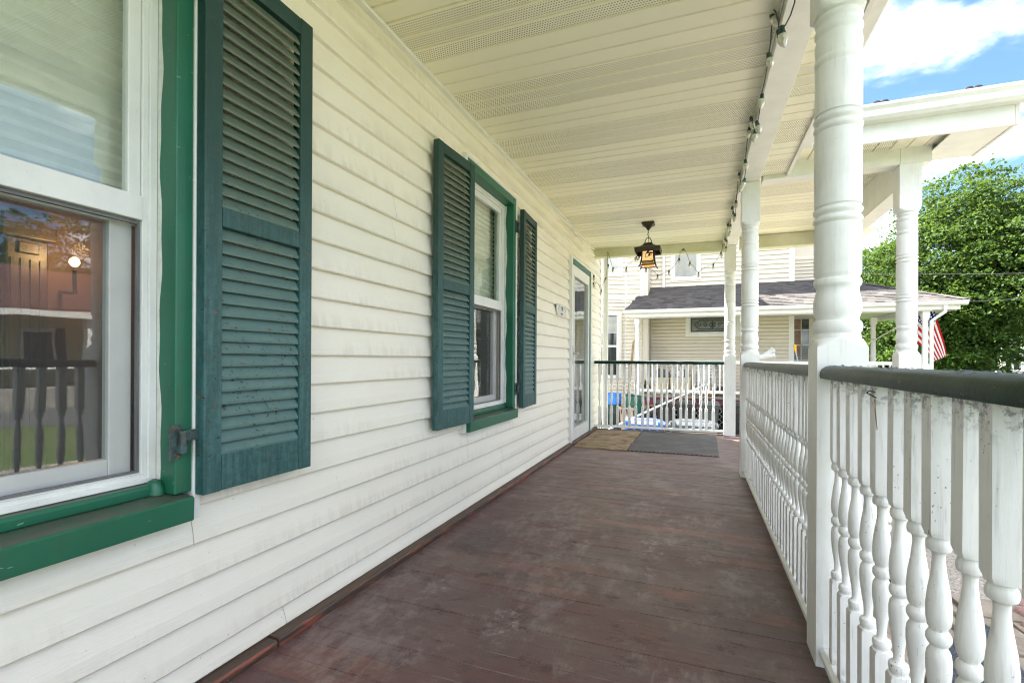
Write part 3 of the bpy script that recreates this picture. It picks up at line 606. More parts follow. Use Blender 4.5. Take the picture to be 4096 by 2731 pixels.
# ================================================================ shutters
SL = None
def shutter(label, y_h, side, ang, x_f, mirror=False):
    """louvred shutter hinged at y_h; side=+1 opens away towards +y; ang tilts the free edge towards the wall"""
    W, Z0, Z1, t = .382, .553, 2.040, .034; st = .052
    root = thing('louvered_shutter', (x_f, y_h, Z0), label, 'shutter', 'louvered green shutters')
    s = side
    def B(nm, mat, a, b, x0, x1, z0, z1, bev=.003):
        y0, y1 = sorted((y_h+s*a, y_h+s*b)); return bx(nm, mat, root, x_f+x0, x_f+x1, y0, y1, z0, z1, bevel=bev)
    B('stile', Mt['shut'], 0, st, -t, 0, Z0, Z1); B('stile', Mt['shut'], W-st, W, -t, 0, Z0, Z1)
    g = .0006
    B('rail', Mt['shut'], st+g, W-st-g, -t+.001, -.001, Z0+.001, Z0+.099); B('rail', Mt['shut'], st+g, W-st-g, -t+.001, -.001, 1.281, 1.336); B('rail', Mt['shut'], st+g, W-st-g, -t+.001, -.001, Z1-.055, Z1-.001)
    rr = random.Random(len(label))
    for z0, z1, n in ((Z0+.099, 1.281, 18), (1.336, Z1-.055, 19)):
        pz = (z1-z0)/n
        for k in range(n):
            zc_ = z0+pz*(k+.5); y0, y1 = sorted((y_h+s*(st+.001), y_h+s*(W-st-.001)))
            m_ = MB(); hh = pz*.54; th = .0036; xa, xb = x_f-.023, x_f-.006        # tilted slat: outer edge low
            m_.add([(xb, y0, zc_-hh), (xb+.0015, y0, zc_-hh+th*2), (xa, y0, zc_+hh), (xa-.001, y0, zc_+hh-th*2), (xb, y1, zc_-hh), (xb+.0015, y1, zc_-hh+th*2), (xa, y1, zc_+hh), (xa-.001, y1, zc_+hh-th*2)],
                   [(3,2,1,0), (4,5,6,7), (0,1,5,4), (1,2,6,5), (2,3,7,6), (3,0,4,7)])
            o = m_.build('slat', Mt['slat'], root, loc=(x_f, (y0+y1)/2, zc_)); o.rotation_euler.y = rr.uniform(-.05, .05); o.location.z += rr.uniform(-.0012, .0012)
    for z in (.70, 1.90):                                                          # pintle hinges on the casing
        hy = y_h-s*.052
        m_ = MB(); y0, y1 = sorted((hy-s*.016, hy+s*.014)); m_.box(-1.2625, -1.2575, y0, y1, z-.045, z+.045); hg = m_.build('hinge', Mt['hinge'], root, bevel=.0012)
        m_ = MB(); cy0 = hy+s*.012
        m_.tube([(-1.247, cy0, z-.028), (-1.247, cy0, z+.030)], .0105, 10); m_.box(-1.252, -1.247, *sorted((cy0, y_h+s*.004)), z+.002, z+.030); m_.box(-1.258, -1.247, *sorted((cy0-s*.012, cy0+s*.004)), z-.026, z-.002); m_.build('knuckle', Mt['hinge'], hg, smooth=40)
        for dy, dz in ((-.006, .034), (.008, .034), (.001, -.036)): MB().tube([(-1.2575, hy+s*dy, z+dz), (-1.2555, hy+s*dy, z+dz)], .004, 8).build('screw', Mt['screw'], hg)
    root.rotation_euler.z = 0
    for c_ in root.children:
        if c_.name.split('.')[0] != 'hinge':
            M_ = Matrix.Rotation(R(ang), 4, 'Z'); c_.location = M_ @ c_.location; c_.rotation_euler.z = R(ang)
    return root
shutter('large weathered blue-green shutter with peeling slats beside the near window', .905, 1, 0, -1.225)
shutter('dark green shutter hung left of the second window', 2.538, -1, -3.2, -1.213)
shutter('dark green shutter between the second window and the door', 3.402, 1, 3.4, -1.218)

# ---- house number plate
sg = thing('house_number_sign', (-1.27, 4.68, 1.40), 'small white enamel house number plate left of the door', 'sign')
m = MB(); pl = []
for q, (cy_, cz_) in enumerate(((4.830, 1.451), (4.515, 1.451), (4.515, 1.359), (4.830, 1.359))):
    for k in range(4): t = math.pi/2*(q+k/3); pl.append((cy_+.014*math.cos(t), cz_+.014*math.sin(t)))
m.prism(pl, 'x', -1.280, -1.270); fixn(m.build('plate', Mt['sign'], sg, bevel=.002))
def text(body, size, y_, z_, parent, mat, name='lettering'):
    cu = bpy.data.curves.new(name, 'FONT'); cu.body = body; cu.size = size; cu.align_x = 'CENTER'; cu.extrude = .0006
    o = bpy.data.objects.new('t', cu); COL.objects.link(o); dg = bpy.context.evaluated_depsgraph_get()
    me = bpy.data.meshes.new_from_object(o.evaluated_get(dg)); bpy.data.objects.remove(o)
    me.materials.clear(); me.materials.append(mat); ob = bpy.data.objects.new(name, me); COL.objects.link(ob)
    ob.parent = parent; ob.rotation_euler = (R(90), 0, R(90)); ob.location = Vector((-1.2688, y_, z_))-parent.location; return ob
text('190', .062, 4.672, 1.402, sg, Mt['ink']); text('Jane St.', .030, 4.672, 1.362, sg, Mt['ink'])
for s_ in (-1, 1):                                                                 # little sprays of leaves at the sides
    m = MB()
    for k in range(5):
        y_, z_ = 4.672+s_*(.085+.012*k), 1.448-.011*k; m.add([(-1.2685, y_-.007, z_-.007), (-1.2685, y_+.004, z_-.003), (-1.2685, y_+.007, z_+.006), (-1.2685, y_-.003, z_+.003)], [(0,1,2,3)])
    m.build('leaf_spray', Mt['ink'], sg)
for y_, z_ in ((4.828, 1.449), (4.517, 1.449), (4.828, 1.361), (4.517, 1.361)): MB().tube([(-1.2698, y_, z_), (-1.2675, y_, z_)], .0045, 8).build('screw', Mt['black'], sg)

# ================================================================ porch floor and ceiling
pf = thing('porch_floor', (0, 3, 0), None, None); tag(pf, kind='structure')
BW = .0825; yy = 1.15-BW*22; k = 0
rb = random.Random(5); shared = None
while yy < 6.40:
    b_ = MB().box(-1.30, .482, yy+.0009, yy+BW-.0009, -.022, 0).build('floor_board', Mt['floor'], pf, loc=(-.4, yy, -.01)) if shared is None else None
    if shared is None: shared = b_; b_.modifiers.new('bevel', 'BEVEL').width = .0007
    else: b_ = copy_to(shared, pf, Vector((-.4, yy, -.01))-pf.location)
    b_.location.z += rb.uniform(-.0006, .0006)
    yy += BW; k += 1
bx('subfloor', Mt['dark'], pf, -1.40, .46, -.8, 6.40, -.06, -.0245)
MB().prism([(-1.302, 6.40), (.50, 6.53), (.50, 6.565), (-1.302, 6.435)], 'z', -.03, .004).build('nosing', Mt['trim'], pf)
m = MB(); m.box(.44, .455, -.8, 6.45, -.8, -.03); m.box(-1.302, .44, 6.38, 6.395, -1.0, -.03); m.build('skirt', Mt['white'], pf)
steps = thing('porch_steps', (1.0, 5.35, -.8), 'white wooden steps running down from the porch under the side roof', 'steps')
for k in range(4):
    z = -.19*(k+1)+.02; x = .49+.27*k
    bx('tread', Mt['trim'], steps, x, x+.29, 4.45, 6.35, z-.03, z, bevel=.004); bx('riser', Mt['white'], steps, x+.02, x+.035, 4.47, 6.33, z-.19, z-.031)

pc = thing('porch_ceiling', (-.5, 3, CE), None, None); tag(pc, kind='structure')
def soffit(parent, x0, x1, y0, n, z, first_vent, along='x', clip=None):
    """row of fluted panels, 305 mm wide; local y of every panel starts at its edge so that the flutes line up"""
    cache = {}
    for k in range(n):
        vent = (k % 2 == 0) == first_vent
        key = vent
        ya = y0+.305*k
        if key not in cache:
            prof = []
            for j in range(3):
                q = .1016*j; prof += [(q+.0003, .012), (q+.0045, .001), (q+.009, .0), (q+.0925, .0), (q+.0965, .002), (q+.1012, .012)]
            m = MB(); L = len(prof)
            if along == 'x': A = [(x0, ya+q, z+d) for q, d in prof]; B = [(x1, ya+q, z+d) for q, d in prof]
            else: A = [(ya+q, x0, z+d) for q, d in prof]; B = [(ya+q, x1, z+d) for q, d in prof]
            m.add(A+B, [(i, i+1, L+i+1, L+i) for i in range(L-1)]); loc = (x0, ya, z) if along == 'x' else (ya, x0, z)
            o = m.build('soffit_panel', Mt['vent'] if vent else Mt['plain'], parent, loc=loc); cache[key] = o
        else:
            loc = Vector((x0, ya, z) if along == 'x' else (ya, x0, z)); p_ = parent; L_ = Vector((0,0,0))
            while p_ is not None: L_ += p_.location; p_ = p_.parent
            o = copy_to(cache[key], parent, loc-L_)
soffit(pc, -1.30, .317, 1.776-.305*8, 24, CE, True)

# ================================================================ porch roof
pr = thing('porch_roof', (0, 2, CE), 'white porch roof with boxed beam, vented eave and gutter', 'roof')
m = MB(); m.hexa([(.329, -.8, 2.320), (.462, -.8, 2.320), (.430, 6.55, 2.320), (.297, 6.55, 2.320), (.327, -.8, 2.45), (.464, -.8, 2.45), (.432, 6.55, 2.45), (.295, 6.55, 2.45)]); m.build('beam', Mt['alum'], pr, bevel=.003)
for ya, yb in ((-.8, 2.62), (2.625, 6.3)):
    o_ = lambda y_: .327-.0044*(y_+.8)
    m = MB(); m.hexa([(o_(ya)-.004, ya, 2.3585), (o_(ya)-.0005, ya, 2.3585), (o_(yb)-.0005, yb, 2.3585), (o_(yb)-.004, yb, 2.3585), (o_(ya)-.004, ya, 2.3815), (o_(ya)-.0005, ya, 2.3815), (o_(yb)-.0005, yb, 2.3815), (o_(yb)-.004, yb, 2.3815)]); m.build('edge_channel', Mt['alum'], pr)
# beam across the far end
m = MB(); m.hexa([(-1.30, 6.375, 2.275), (.296, 6.470, 2.262), (.296, 6.59, 2.262), (-1.30, 6.495, 2.275), (-1.30, 6.372, 2.46), (.296, 6.467, 2.46), (.296, 6.593, 2.46), (-1.30, 6.498, 2.46)]); m.build('end_beam', Mt['mildew'], pr, bevel=.003)
soffit(pr, .425, .645, -.664, 16, 2.352, False)
m = MB(); m.box(.622, .646, -.8, 4.215, 2.335, 2.475); m.build('fascia', Mt['alum'], pr, bevel=.002)
MB().prism([(.6465, 2.366), (.705, 2.366), (.722, 2.385), (.728, 2.425), (.745, 2.448), (.745, 2.468), (.738, 2.468), (.738, 2.452), (.72, 2.43), (.712, 2.388), (.70, 2.374), (.6465, 2.374)], 'y', -.8, 3.80).build('gutter', Mt['alum'], pr)
m = MB(); m.hexa([(-1.302, -.8, 3.05), (.72, -.8, 2.475), (.72, 6.75, 2.475), (-1.302, 6.75, 3.05), (-1.302, -.8, 3.09), (.72, -.8, 2.515), (.72, 6.75, 2.515), (-1.302, 6.75, 3.09)]); m.build('roof_deck', Mt['roofdark'], pr)

# side roof over the steps
po = thing('side_roof', (1.0, 5.3, 2.32), 'white gabled side roof over the steps with gutter and boxed eave', 'roof')
m = MB(); m.box(.463, 1.335, 4.205, 4.335, 2.320, 2.445); m.box(1.3355, 1.52, 4.204, 4.336, 2.319, 2.446); m.build('beam', Mt['alum'], po, bevel=.003)
bx('beam', Mt['alum'], po, 1.335, 1.465, 4.337, 6.46, 2.16, 2.420, bevel=.003)
bx('beam', Mt['mildew'], po, .464, 1.334, 6.44, 6.58, 2.262, 2.412, bevel=.003)
soffit(po, .463, 1.334, 4.345, 7, 2.416, False)
soffit(po, 3.922, 4.30, .66, 4, 2.4325, False, along='y')
m = MB(); m.box(.745, 1.82, 3.900, 3.921, 2.384, 2.545); m.build('fascia', Mt['alum'], po, bevel=.002)
MB().prism([(3.8995, 2.508), (3.835, 2.508), (3.815, 2.528), (3.812, 2.565), (3.795, 2.585), (3.795, 2.602), (3.803, 2.602), (3.803, 2.59), (3.82, 2.57), (3.8995, 2.57)], 'x', .72, 2.05).build('gutter', Mt['alum'], po)
m = MB(); m.box(1.521, 1.82, 3.922, 4.42, 2.392, 2.400); m.box(1.8205, 1.84, 3.90, 4.42, 2.385, 2.60); m.box(1.521, 1.82, 4.40, 4.42, 2.4005, 2.52); m.build('eave_return', Mt['alum'], po)
m = MB(); m.box(1.521, 1.85, 6.45, 6.98, 2.40, 2.408); m.box(1.83, 1.85, 6.45, 6.98, 2.4085, 2.58); m.box(.745, 1.8295, 6.96, 6.98, 2.4085, 2.52); m.box(1.521, 1.8295, 6.44, 6.4495, 2.40, 2.58); m.build('eave_return', Mt['alum'], po)
MB().prism([(3.83, 2.575), (5.35, 3.25), (7.05, 2.56), (7.05, 2.53), (5.35, 3.20), (3.83, 2.545)], 'x', .5, 1.85).build('roof_deck', Mt['roofdark'], po)
MB().prism([(4.34, 2.435), (6.44, 2.435), (5.35, 2.98)], 'x', 1.44, 1.46).build('gable', Mt['siding'], po)
for xg in (1.14, 1.63):
    v = thing('roof_clip', (xg, 3.95, 2.66), 'dark lobed cap on the side roof edge, '+('left of two' if xg < 1.3 else 'right of two'), 'roof cap', 'dark caps on the side roof edge')
    m = MB()
    for dx in (-.022, .022): m.loft([[(xg+dx+r_*math.cos(t), 3.95+zz, 2.650+r_*.95*math.sin(t)) for t in [2*math.pi*k/12 for k in range(12)]] for zz, r_ in ((-.03, .012), (-.022, .028), (0, .032), (.03, .026))])
    m.build('cap', Mt['roofdark'], v, smooth=50); MB().box(xg-.03, xg+.03, 3.93, 3.99, 2.60, 2.64).build('foot', Mt['roofdark'], v)

# ================================================================ turned posts
PA = .065
def post_profile(z0):
    p = [(z0, .2), (z0+.004, .2), (.950, .2), (.958, .2), (.961, .0915), (.967, .0855), (.973, .0790), (.980, .0720), (.986, .0665)]
    p += [(.989, .0625), (1.000, .0610), (1.004, .0600), (1.007, .0615), (1.012, .0640), (1.020, .0655), (1.028, .0655), (1.036, .0640), (1.041, .0610), (1.044, .0570), (1.050, .0565)]
    p += [(1.060, .0600), (1.075, .0632), (1.090, .0640), (1.105, .0625), (1.120, .0590), (1.132, .0565), (1.140, .0562), (1.147, .0580), (1.151, .0620), (1.157, .0632), (1.165, .0632), (1.170, .0615), (1.1725, .0580), (1.177, .0575), (1.182, .0605), (1.190, .0625)]
    def pair(z): return [(z-.030, .0625), (z-.0285, .0570), (z-.0255, .0565), (z-.0225, .0600), (z-.018, .0645), (z-.0135, .0655), (z-.009, .0645), (z-.004, .0600), (z-.0015, .0565), (z+.0015, .0565), (z+.004, .0600), (z+.009, .0645), (z+.0135, .0655), (z+.018, .0645), (z+.0225, .0600), (z+.0255, .0565), (z+.0285, .0570), (z+.030, .0625)]
    p += pair(1.366)+pair(1.650)
    p += [(1.822, .0620), (1.826, .0590), (1.831, .0600), (1.836, .0630), (1.843, .0640), (1.850, .0625), (1.854, .0590), (1.860, .0590), (1.872, .0615), (1.888, .0630), (1.905, .0615), (1.916, .0585), (1.920, .0580), (1.924, .0600), (1.931, .0635), (1.940, .0635), (1.946, .0600), (1.950, .0575), (1.958, .0575), (1.962, .0600), (1.967, .0630), (1.973, .0625), (1.978, .0590), (1.981, .0580), (1.983, .0600)]
    p += [(1.985, .0665), (1.991, .0720), (1.997, .0790), (2.004, .0855), (2.009, .0915), (2.012, .2), (2.020, .2), (2.3185, .2)]
    return p
P_pos = {'a': (.400, 1.757, 'large turned white porch post closest to the camera on the right'), 'b': (.381, 4.275, 'second turned white post where the railing ends at the steps'), 'c': (.3595, 6.51, 'turned white post at the far corner of the porch')}
post_me = None
for k_, (x, y, lb) in P_pos.items():
    if post_me is None:
        o = MB().turned((x, y, 0), PA, post_profile(0), 48).build('porch_post', Mt['post'], None, smooth=38, loc=(x, y, 0)); post_me = o
    else: o = copy_to(post_me, None, (x, y, 0))
    tag(o, lb, 'post', 'turned porch posts')
o = MB().turned((1.398, 4.27, 0), PA, post_profile(-.82), 48).build('porch_post', Mt['post'], None, smooth=38, loc=(1.398, 4.27, 0)); tag(o, 'tall turned white post holding the near corner of the side roof', 'post', 'turned porch posts'); o2 = o
prof5 = [(z if z < 2.2 else 2.158, r) for z, r in post_profile(-1.0)]
o = MB().turned((1.398, 6.51, 0), PA, prof5, 24).build('porch_post', Mt['post'], None, smooth=38, loc=(1.398, 6.51, 0)); tag(o, 'turned white post holding the far corner of the side roof beyond the steps', 'post', 'turned porch posts')

# ================================================================ railings
BA = .0172
bal_prof = [(.058, .2), (.280, .2), (.286, 0.0245), (.291, 0.0219), (.2945, 0.0193), (.296, 0.0149), (.2985, 0.0145), (.302, 0.0161), (.307, 0.0173), (.312, 0.0173), (.317, 0.0160), (.320, 0.0112), (.324, 0.0092), (.335, 0.0088), (.355, 0.0106), (.385, 0.0151), (.410, 0.0174), (.428, 0.0174), (.440, 0.0157), (.447, 0.0120), (.450, 0.0120), (.453, 0.0149), (.458, 0.0170), (.462, 0.0174), (.467, 0.0170), (.472, 0.0149), (.475, 0.0120), (.478, 0.0120),
            (.485, 0.0157), (.497, 0.0174), (.515, 0.0174), (.540, 0.0151), (.570, 0.0106), (.590, 0.0088), (.601, 0.0092), (.605, 0.0112), (.608, 0.0160), (.613, 0.0173), (.618, 0.0173), (.623, 0.0161), (.6265, 0.0145), (.629, 0.0149), (.6305, 0.0193), (.634, 0.0219), (.640, 0.0249), (.645, .2), (.872, .2)]
bal_me = None
def railing(label, A, B, pos, jit, zt=0.0):
    """A, B ends of the rail axis; pos = list of distances from A"""
    global bal_me
    A, B = Vector((*A, 0)), Vector((*B, 0)); d = (B-A); L = d.length; d /= L; n = Vector((-d.y, d.x, 0))
    root = thing('porch_railing', (A.x, A.y, 0), label, 'railing', 'porch railings')
    # half-round top rail
    sec = [(-.0330, .868), (-.0345, .876), (-.0335, .886), (-.0285, .896), (-.019, .9025), (-.006, .9055), (.006, .9055), (.019, .9025), (.0285, .896), (.0335, .886), (.0345, .876), (.0330, .868), (.022, .8655), (-.022, .8655)]
    k = len(sec); m = MB(); rings = []; rr = random.Random(int(L*100)); nseg = max(2, int(L/.05))
    for i in range(nseg+1):
        q = A+d*(L*i/nseg); e = 1+rr.uniform(-.02, .02); rings.append([tuple(q+n*(u*e)+Vector((0,0,z+zt+rr.uniform(-.0008,.0008)))) for u, z in sec])
    m.loft(rings); fixn(m.build('top_rail', Mt['rail'], root, smooth=50))
    sec = [(-.030, .034), (.030, .034), (.030, .050), (.020, .0595), (-.020, .0595), (-.030, .050)]; m = MB(); m.loft([[tuple(A+n*u+Vector((0,0,z))) for u, z in sec], [tuple(B+n*u+Vector((0,0,z))) for u, z in sec]]); fixn(m.build('bottom_rail', Mt['white'], root))
    for s_ in pos:
        q = A+d*s_
        if bal_me is None:
            b_ = MB().turned((0, 0, 0), BA, bal_prof, 16).build('baluster', Mt['bal'], root, smooth=38); bal_me = b_; b_.data.transform(Matrix.Translation(root.location))
        else: b_ = copy_to(bal_me, root)
        b_.location = q-Vector((A.x, A.y, 0)); b_.rotation_euler = (jit.uniform(-.006, .006), jit.uniform(-.006, .006), math.atan2(d.y, d.x)+jit.uniform(-.03, .03))
    return root
rj = random.Random(9)
railing('white railing closest to the camera with peeling dark green top rail', (.3745, 1.6905), (.3805, -.55), [.066+.0886*k for k in range(25)], rj)
railing('white railing between the large near post and the second post', (.366, 4.2085), (.378, 1.8235), [.045+.0778*k for k in range(30)], rj)
railing('short white railing across the far end of the porch', (-1.284, 6.385), (.292, 6.475), [.070+.0775*k+.006*math.sin(k*2.1) for k in range(19)], rj)
fl = random.Random(77); nr0 = [o for o in bpy.data.objects if o.get('label', '').startswith('white railing closest')][0]; m = MB()
for k in range(230):                                                               # curled paint flakes on the near rail
    y = fl.uniform(-.3, 1.66); a = fl.uniform(-.9, .9); xc = .3750+.0028*(1.69-y)/2; x = xc+.033*math.sin(a); z = .8715+.0335*math.cos(a)+.0005; s1, s2 = fl.uniform(.003, .013), fl.uniform(.002, .006); lift = fl.uniform(.001, .0045); t = fl.uniform(-.7, .7)
    ux, uy = math.sin(t)*math.cos(a), math.cos(t); m.add([(x-ux*s1, y-uy*s1, z), (x+s2*math.cos(a), y, z+.0008), (x+ux*s1, y+uy*s1, z+lift), (x-s2*math.cos(a), y+s1*.3, z+lift*.7)], [(0,1,2,3)])
tag(m.build('paint_flakes', Mt['rail'], nr0), kind='stuff')
# splintered bead and rusty cup hook on the near railing
hk = thing('cup_hook', (.352, 1.235, .855), 'small bent wire hook with a strip of peeling bark-like paint on the near baluster', 'hook')
MB().tube([(.357, 1.255, .852), (.345, 1.252, .856), (.337, 1.240, .852), (.340, 1.230, .849), (.348, 1.230, .844), (.354, 1.24, .842)], .0014, 6).build('wire', Mt['iron'], hk)
m = MB(); m.add([(.3515, 1.245, .838), (.3515, 1.236, .840), (.3505, 1.238, .815), (.3520, 1.229, .775), (.3520, 1.224, .776), (.3505, 1.231, .818)], [(0,1,2,5), (2,3,4,5)]); m.build('bark_strip', Mt['rot'], hk)

# ================================================================ mats
def mat_slab(name, label, P, z, h_, mat, n=14, amp=.012, seed=1):
    rr = random.Random(seed); pts = []
    for i in range(4):
        a, b = Vector(P[i]), Vector(P[(i+1) % 4])
        for k in range(n): t = k/n; q = a.lerp(b, t); nn = (b-a).normalized(); pts.append((q.x-nn.y*rr.uniform(-amp, amp), q.y+nn.x*rr.uniform(-amp, amp)))
    m = MB().prism(pts, 'z', z, z+h_); return tag(fixn(m.build(name, mat, bevel=.002)), label, 'doormat', 'doormats on the porch' if z > -.1 else None)
mat_slab('doormat', 'worn brown coir doormat in front of the door', [(-1.222, 4.965), (-.672, 4.955), (-.668, 6.29), (-1.215, 6.20)], .001, .012, Mt['coir'], seed=2)
mat_slab('doormat', 'grey ribbed rubber doormat beside the brown coir mat', [(-.662, 4.975), (.190, 4.990), (.205, 6.43), (-.655, 6.35)], .001, .009, Mt['weave'], amp=.004, seed=4)
mat_slab('doormat', 'black perforated rubber mat on the paving below the steps', [(1.02, 2.9), (1.60, 3.2), (1.72, 3.85), (1.66, 4.05), (1.45, 4.12), (1.10, 4.08)], -.745, .012, Mt['rubber'], amp=.006, seed=6)
lf = random.Random(12)
for i, (x, y) in enumerate(((-.30, 2.75), (.02, 2.68), (-.42, 1.95), (.20, 1.98), (-.55, 3.5), (.10, 3.05))):
    m = MB(); a = lf.uniform(0, 6); s_ = .010
    m.add([(x-s_*math.cos(a), y-s_*math.sin(a), .002), (x+.4*s_*math.sin(a), y-.4*s_*math.cos(a), .006), (x+s_*math.cos(a), y+s_*math.sin(a), .003), (x-.4*s_*math.sin(a), y+.4*s_*math.cos(a), .005)], [(0,1,2,3)])
    tag(m.build('dry_leaf', Mt['rot']), 'tiny curled dry leaf on the porch boards, '+('by the near post', 'nearest the second railing', 'left of the pale scuff', 'beside the near post foot', 'farthest to the left', 'farthest along the second railing')[i], 'leaf', 'dry leaves on the porch floor')

# ================================================================ lantern
def lantern():
    cx, cy_ = -.505, 5.345
    L = thing('hanging_lantern', (cx, cy_, CE), 'lit bronze lantern with leaf cutouts hanging from the porch ceiling', 'lantern')
    I = Mt['iron']
    def sq(z, a): return [(cx+sx*a, cy_+sy*a, z) for sx, sy in ((-1,-1),(1,-1),(1,1),(-1,1))]
    m = MB(); m.loft([sq(z, a) for z, a in ((CE-.002, .064), (CE-.020, .064), (CE-.026, .052), (CE-.045, .030), (CE-.078, .009), (CE-.082, .004))]); fixn(m.build('canopy', I, L))
    def link(zc_, hh, wdt, ax):
        pts = []
        for k in range(17):
            t = 2*math.pi*k/16; u = wdt*math.cos(t); v = hh*math.sin(t); pts.append((cx+(u if ax else 0), cy_+(0 if ax else u), zc_+v))
        MB().tube(pts, .0026, 6, cap=False).build('chain_link', I, L, smooth=60)
    link(2.288, .016, .007, 0); link(2.262, .017, .008, 1); link(2.236, .016, .007, 0)
    pts = [(cx-.040, cy_, 2.130), (cx-.036, cy_, 2.165), (cx-.030, cy_, 2.195), (cx-.018, cy_, 2.218), (cx, cy_, 2.226), (cx+.018, cy_, 2.218), (cx+.030, cy_, 2.195), (cx+.036, cy_, 2.165), (cx+.040, cy_, 2.130)]
    MB().tube(pts, .0042, 8).build('hanger_loop', I, L, smooth=60); MB().tube([(cx+.002, cy_+.004, 2.225), (cx+.006, cy_+.006, 2.19), (cx-.002, cy_, 2.165)], .003, 6).build('wire', I, L)
    m = MB(); m.loft([sq(z, a) for z, a in ((2.166, .032), (2.163, .038), (2.150, .046), (2.135, .060), (2.122, .082), (2.112, .108), (2.106, .128), (2.104, .132), (2.056, .126), (2.056, .122), (2.098, .122), (2.098, .070))], cap=True); fixn(m.build('roof', I, L, smooth=25))
    def half(z): t = (2.098-z)/(2.098-1.912); return .066+.020*max(0, t-.35)**1.6*2.0
    for sx in (-1, 1):
        for sy in (-1, 1):
            rings = []
            for k in range(9):
                z = 2.098-(2.098-1.905)*k/8; a = half(z)+(.010 if k == 8 else 0); rings.append([(cx+sx*(a-dx), cy_+sy*(a-dy), z) for dx, dy in ((0,0), (.014,0), (.014,.014), (0,.014))])
            fixn(MB().loft(rings).build('corner_strap', I, L))
    for z0, z1 in ((2.075, 2.098), (1.955, 1.968), (1.916, 1.926)):
        a = half(z0)-.003; b_ = a-.006; m = MB()
        m.box(cx-a+.013, cx+a-.013, cy_-a, cy_-b_, z0, z1); m.box(cx-a+.013, cx+a-.013, cy_+b_, cy_+a, z0, z1); m.box(cx-a, cx-b_, cy_-a+.013, cy_+a-.013, z0, z1); m.box(cx+b_, cx+a, cy_-a+.013, cy_+a-.013, z0, z1); m.build('band', I, L)
    for ax in range(4):
        c_, s_ = (1, 0, -1, 0)[ax], (0, 1, 0, -1)[ax]
        def tr(u, dpt, z): return (cx+c_*u+s_*dpt, cy_+s_*u-c_*dpt, z)
        for z0, z1, mt in ((1.9685, 2.0745, 'amber'), (1.9265, 1.9545, 'brownglass')):
            m = MB(); m.add([tr(-.056, half(z0)-.012, z0), tr(.056, half(z0)-.012, z0), tr(.056, half(z1)-.012, z1), tr(-.056, half(z1)-.012, z1)], [(0,1,2,3)]); m.build('pane', Mt[mt], L)
        m = MB(); D = lambda z: half(z)-.0095
        for u0, z0, ang, ln in ((-.02, 2.045, 35, .050), (.0, 2.046, 4, .062), (.004, 2.008, 60, .040), (-.025, 2.000, 250, .040), (-.022, 2.002, 300, .040), (.012, 2.012, 20, .036), (.018, 2.010, -40, .044)):
            ca, sa = math.cos(R(ang)), math.sin(R(ang)); o = len(m.v); pts = []
            for t, wd in ((0, 0), (.25, .0085), (.5, .0115), (.75, .0075), (1, 0)): pts.append((t*ln, wd))
            for t, wd in pts: m.v += [tr(max(-.056, min(.056, u0+ca*t-sa*wd)), D(z0), max(1.969, min(2.074, z0+sa*t+ca*wd))), tr(max(-.056, min(.056, u0+ca*t+sa*wd)), D(z0), max(1.969, min(2.074, z0+sa*t-ca*wd)))]
            m.f += [(o+2*i, o+2*i+1, o+2*i+3, o+2*i+2) for i in range(4)]
        for a_, b_ in (((-.056, 2.050), (-.02, 2.045)), ((-.02, 2.045), (-.022, 2.002)), ((-.02, 2.045), (.0, 2.046)), ((-.022, 2.012), (.004, 2.008)), ((.03, 1.985), (.056, 1.972))):
            m.bar(tr(a_[0], D(a_[1]), a_[1]), tr(b_[0], D(b_[1]), b_[1]), .004, .004)
        m.build('leaf_cutout', I, L)
    ld = bpy.data.lights.new('lantern_light', 'POINT'); ld.energy = .35; ld.color = (1, .62, .28); ld.shadow_soft_size = .03
    lo = bpy.data.objects.new('lantern_light', ld); COL.objects.link(lo); lo.parent = L; lo.location = (0, 0, 2.02-CE)
lantern()

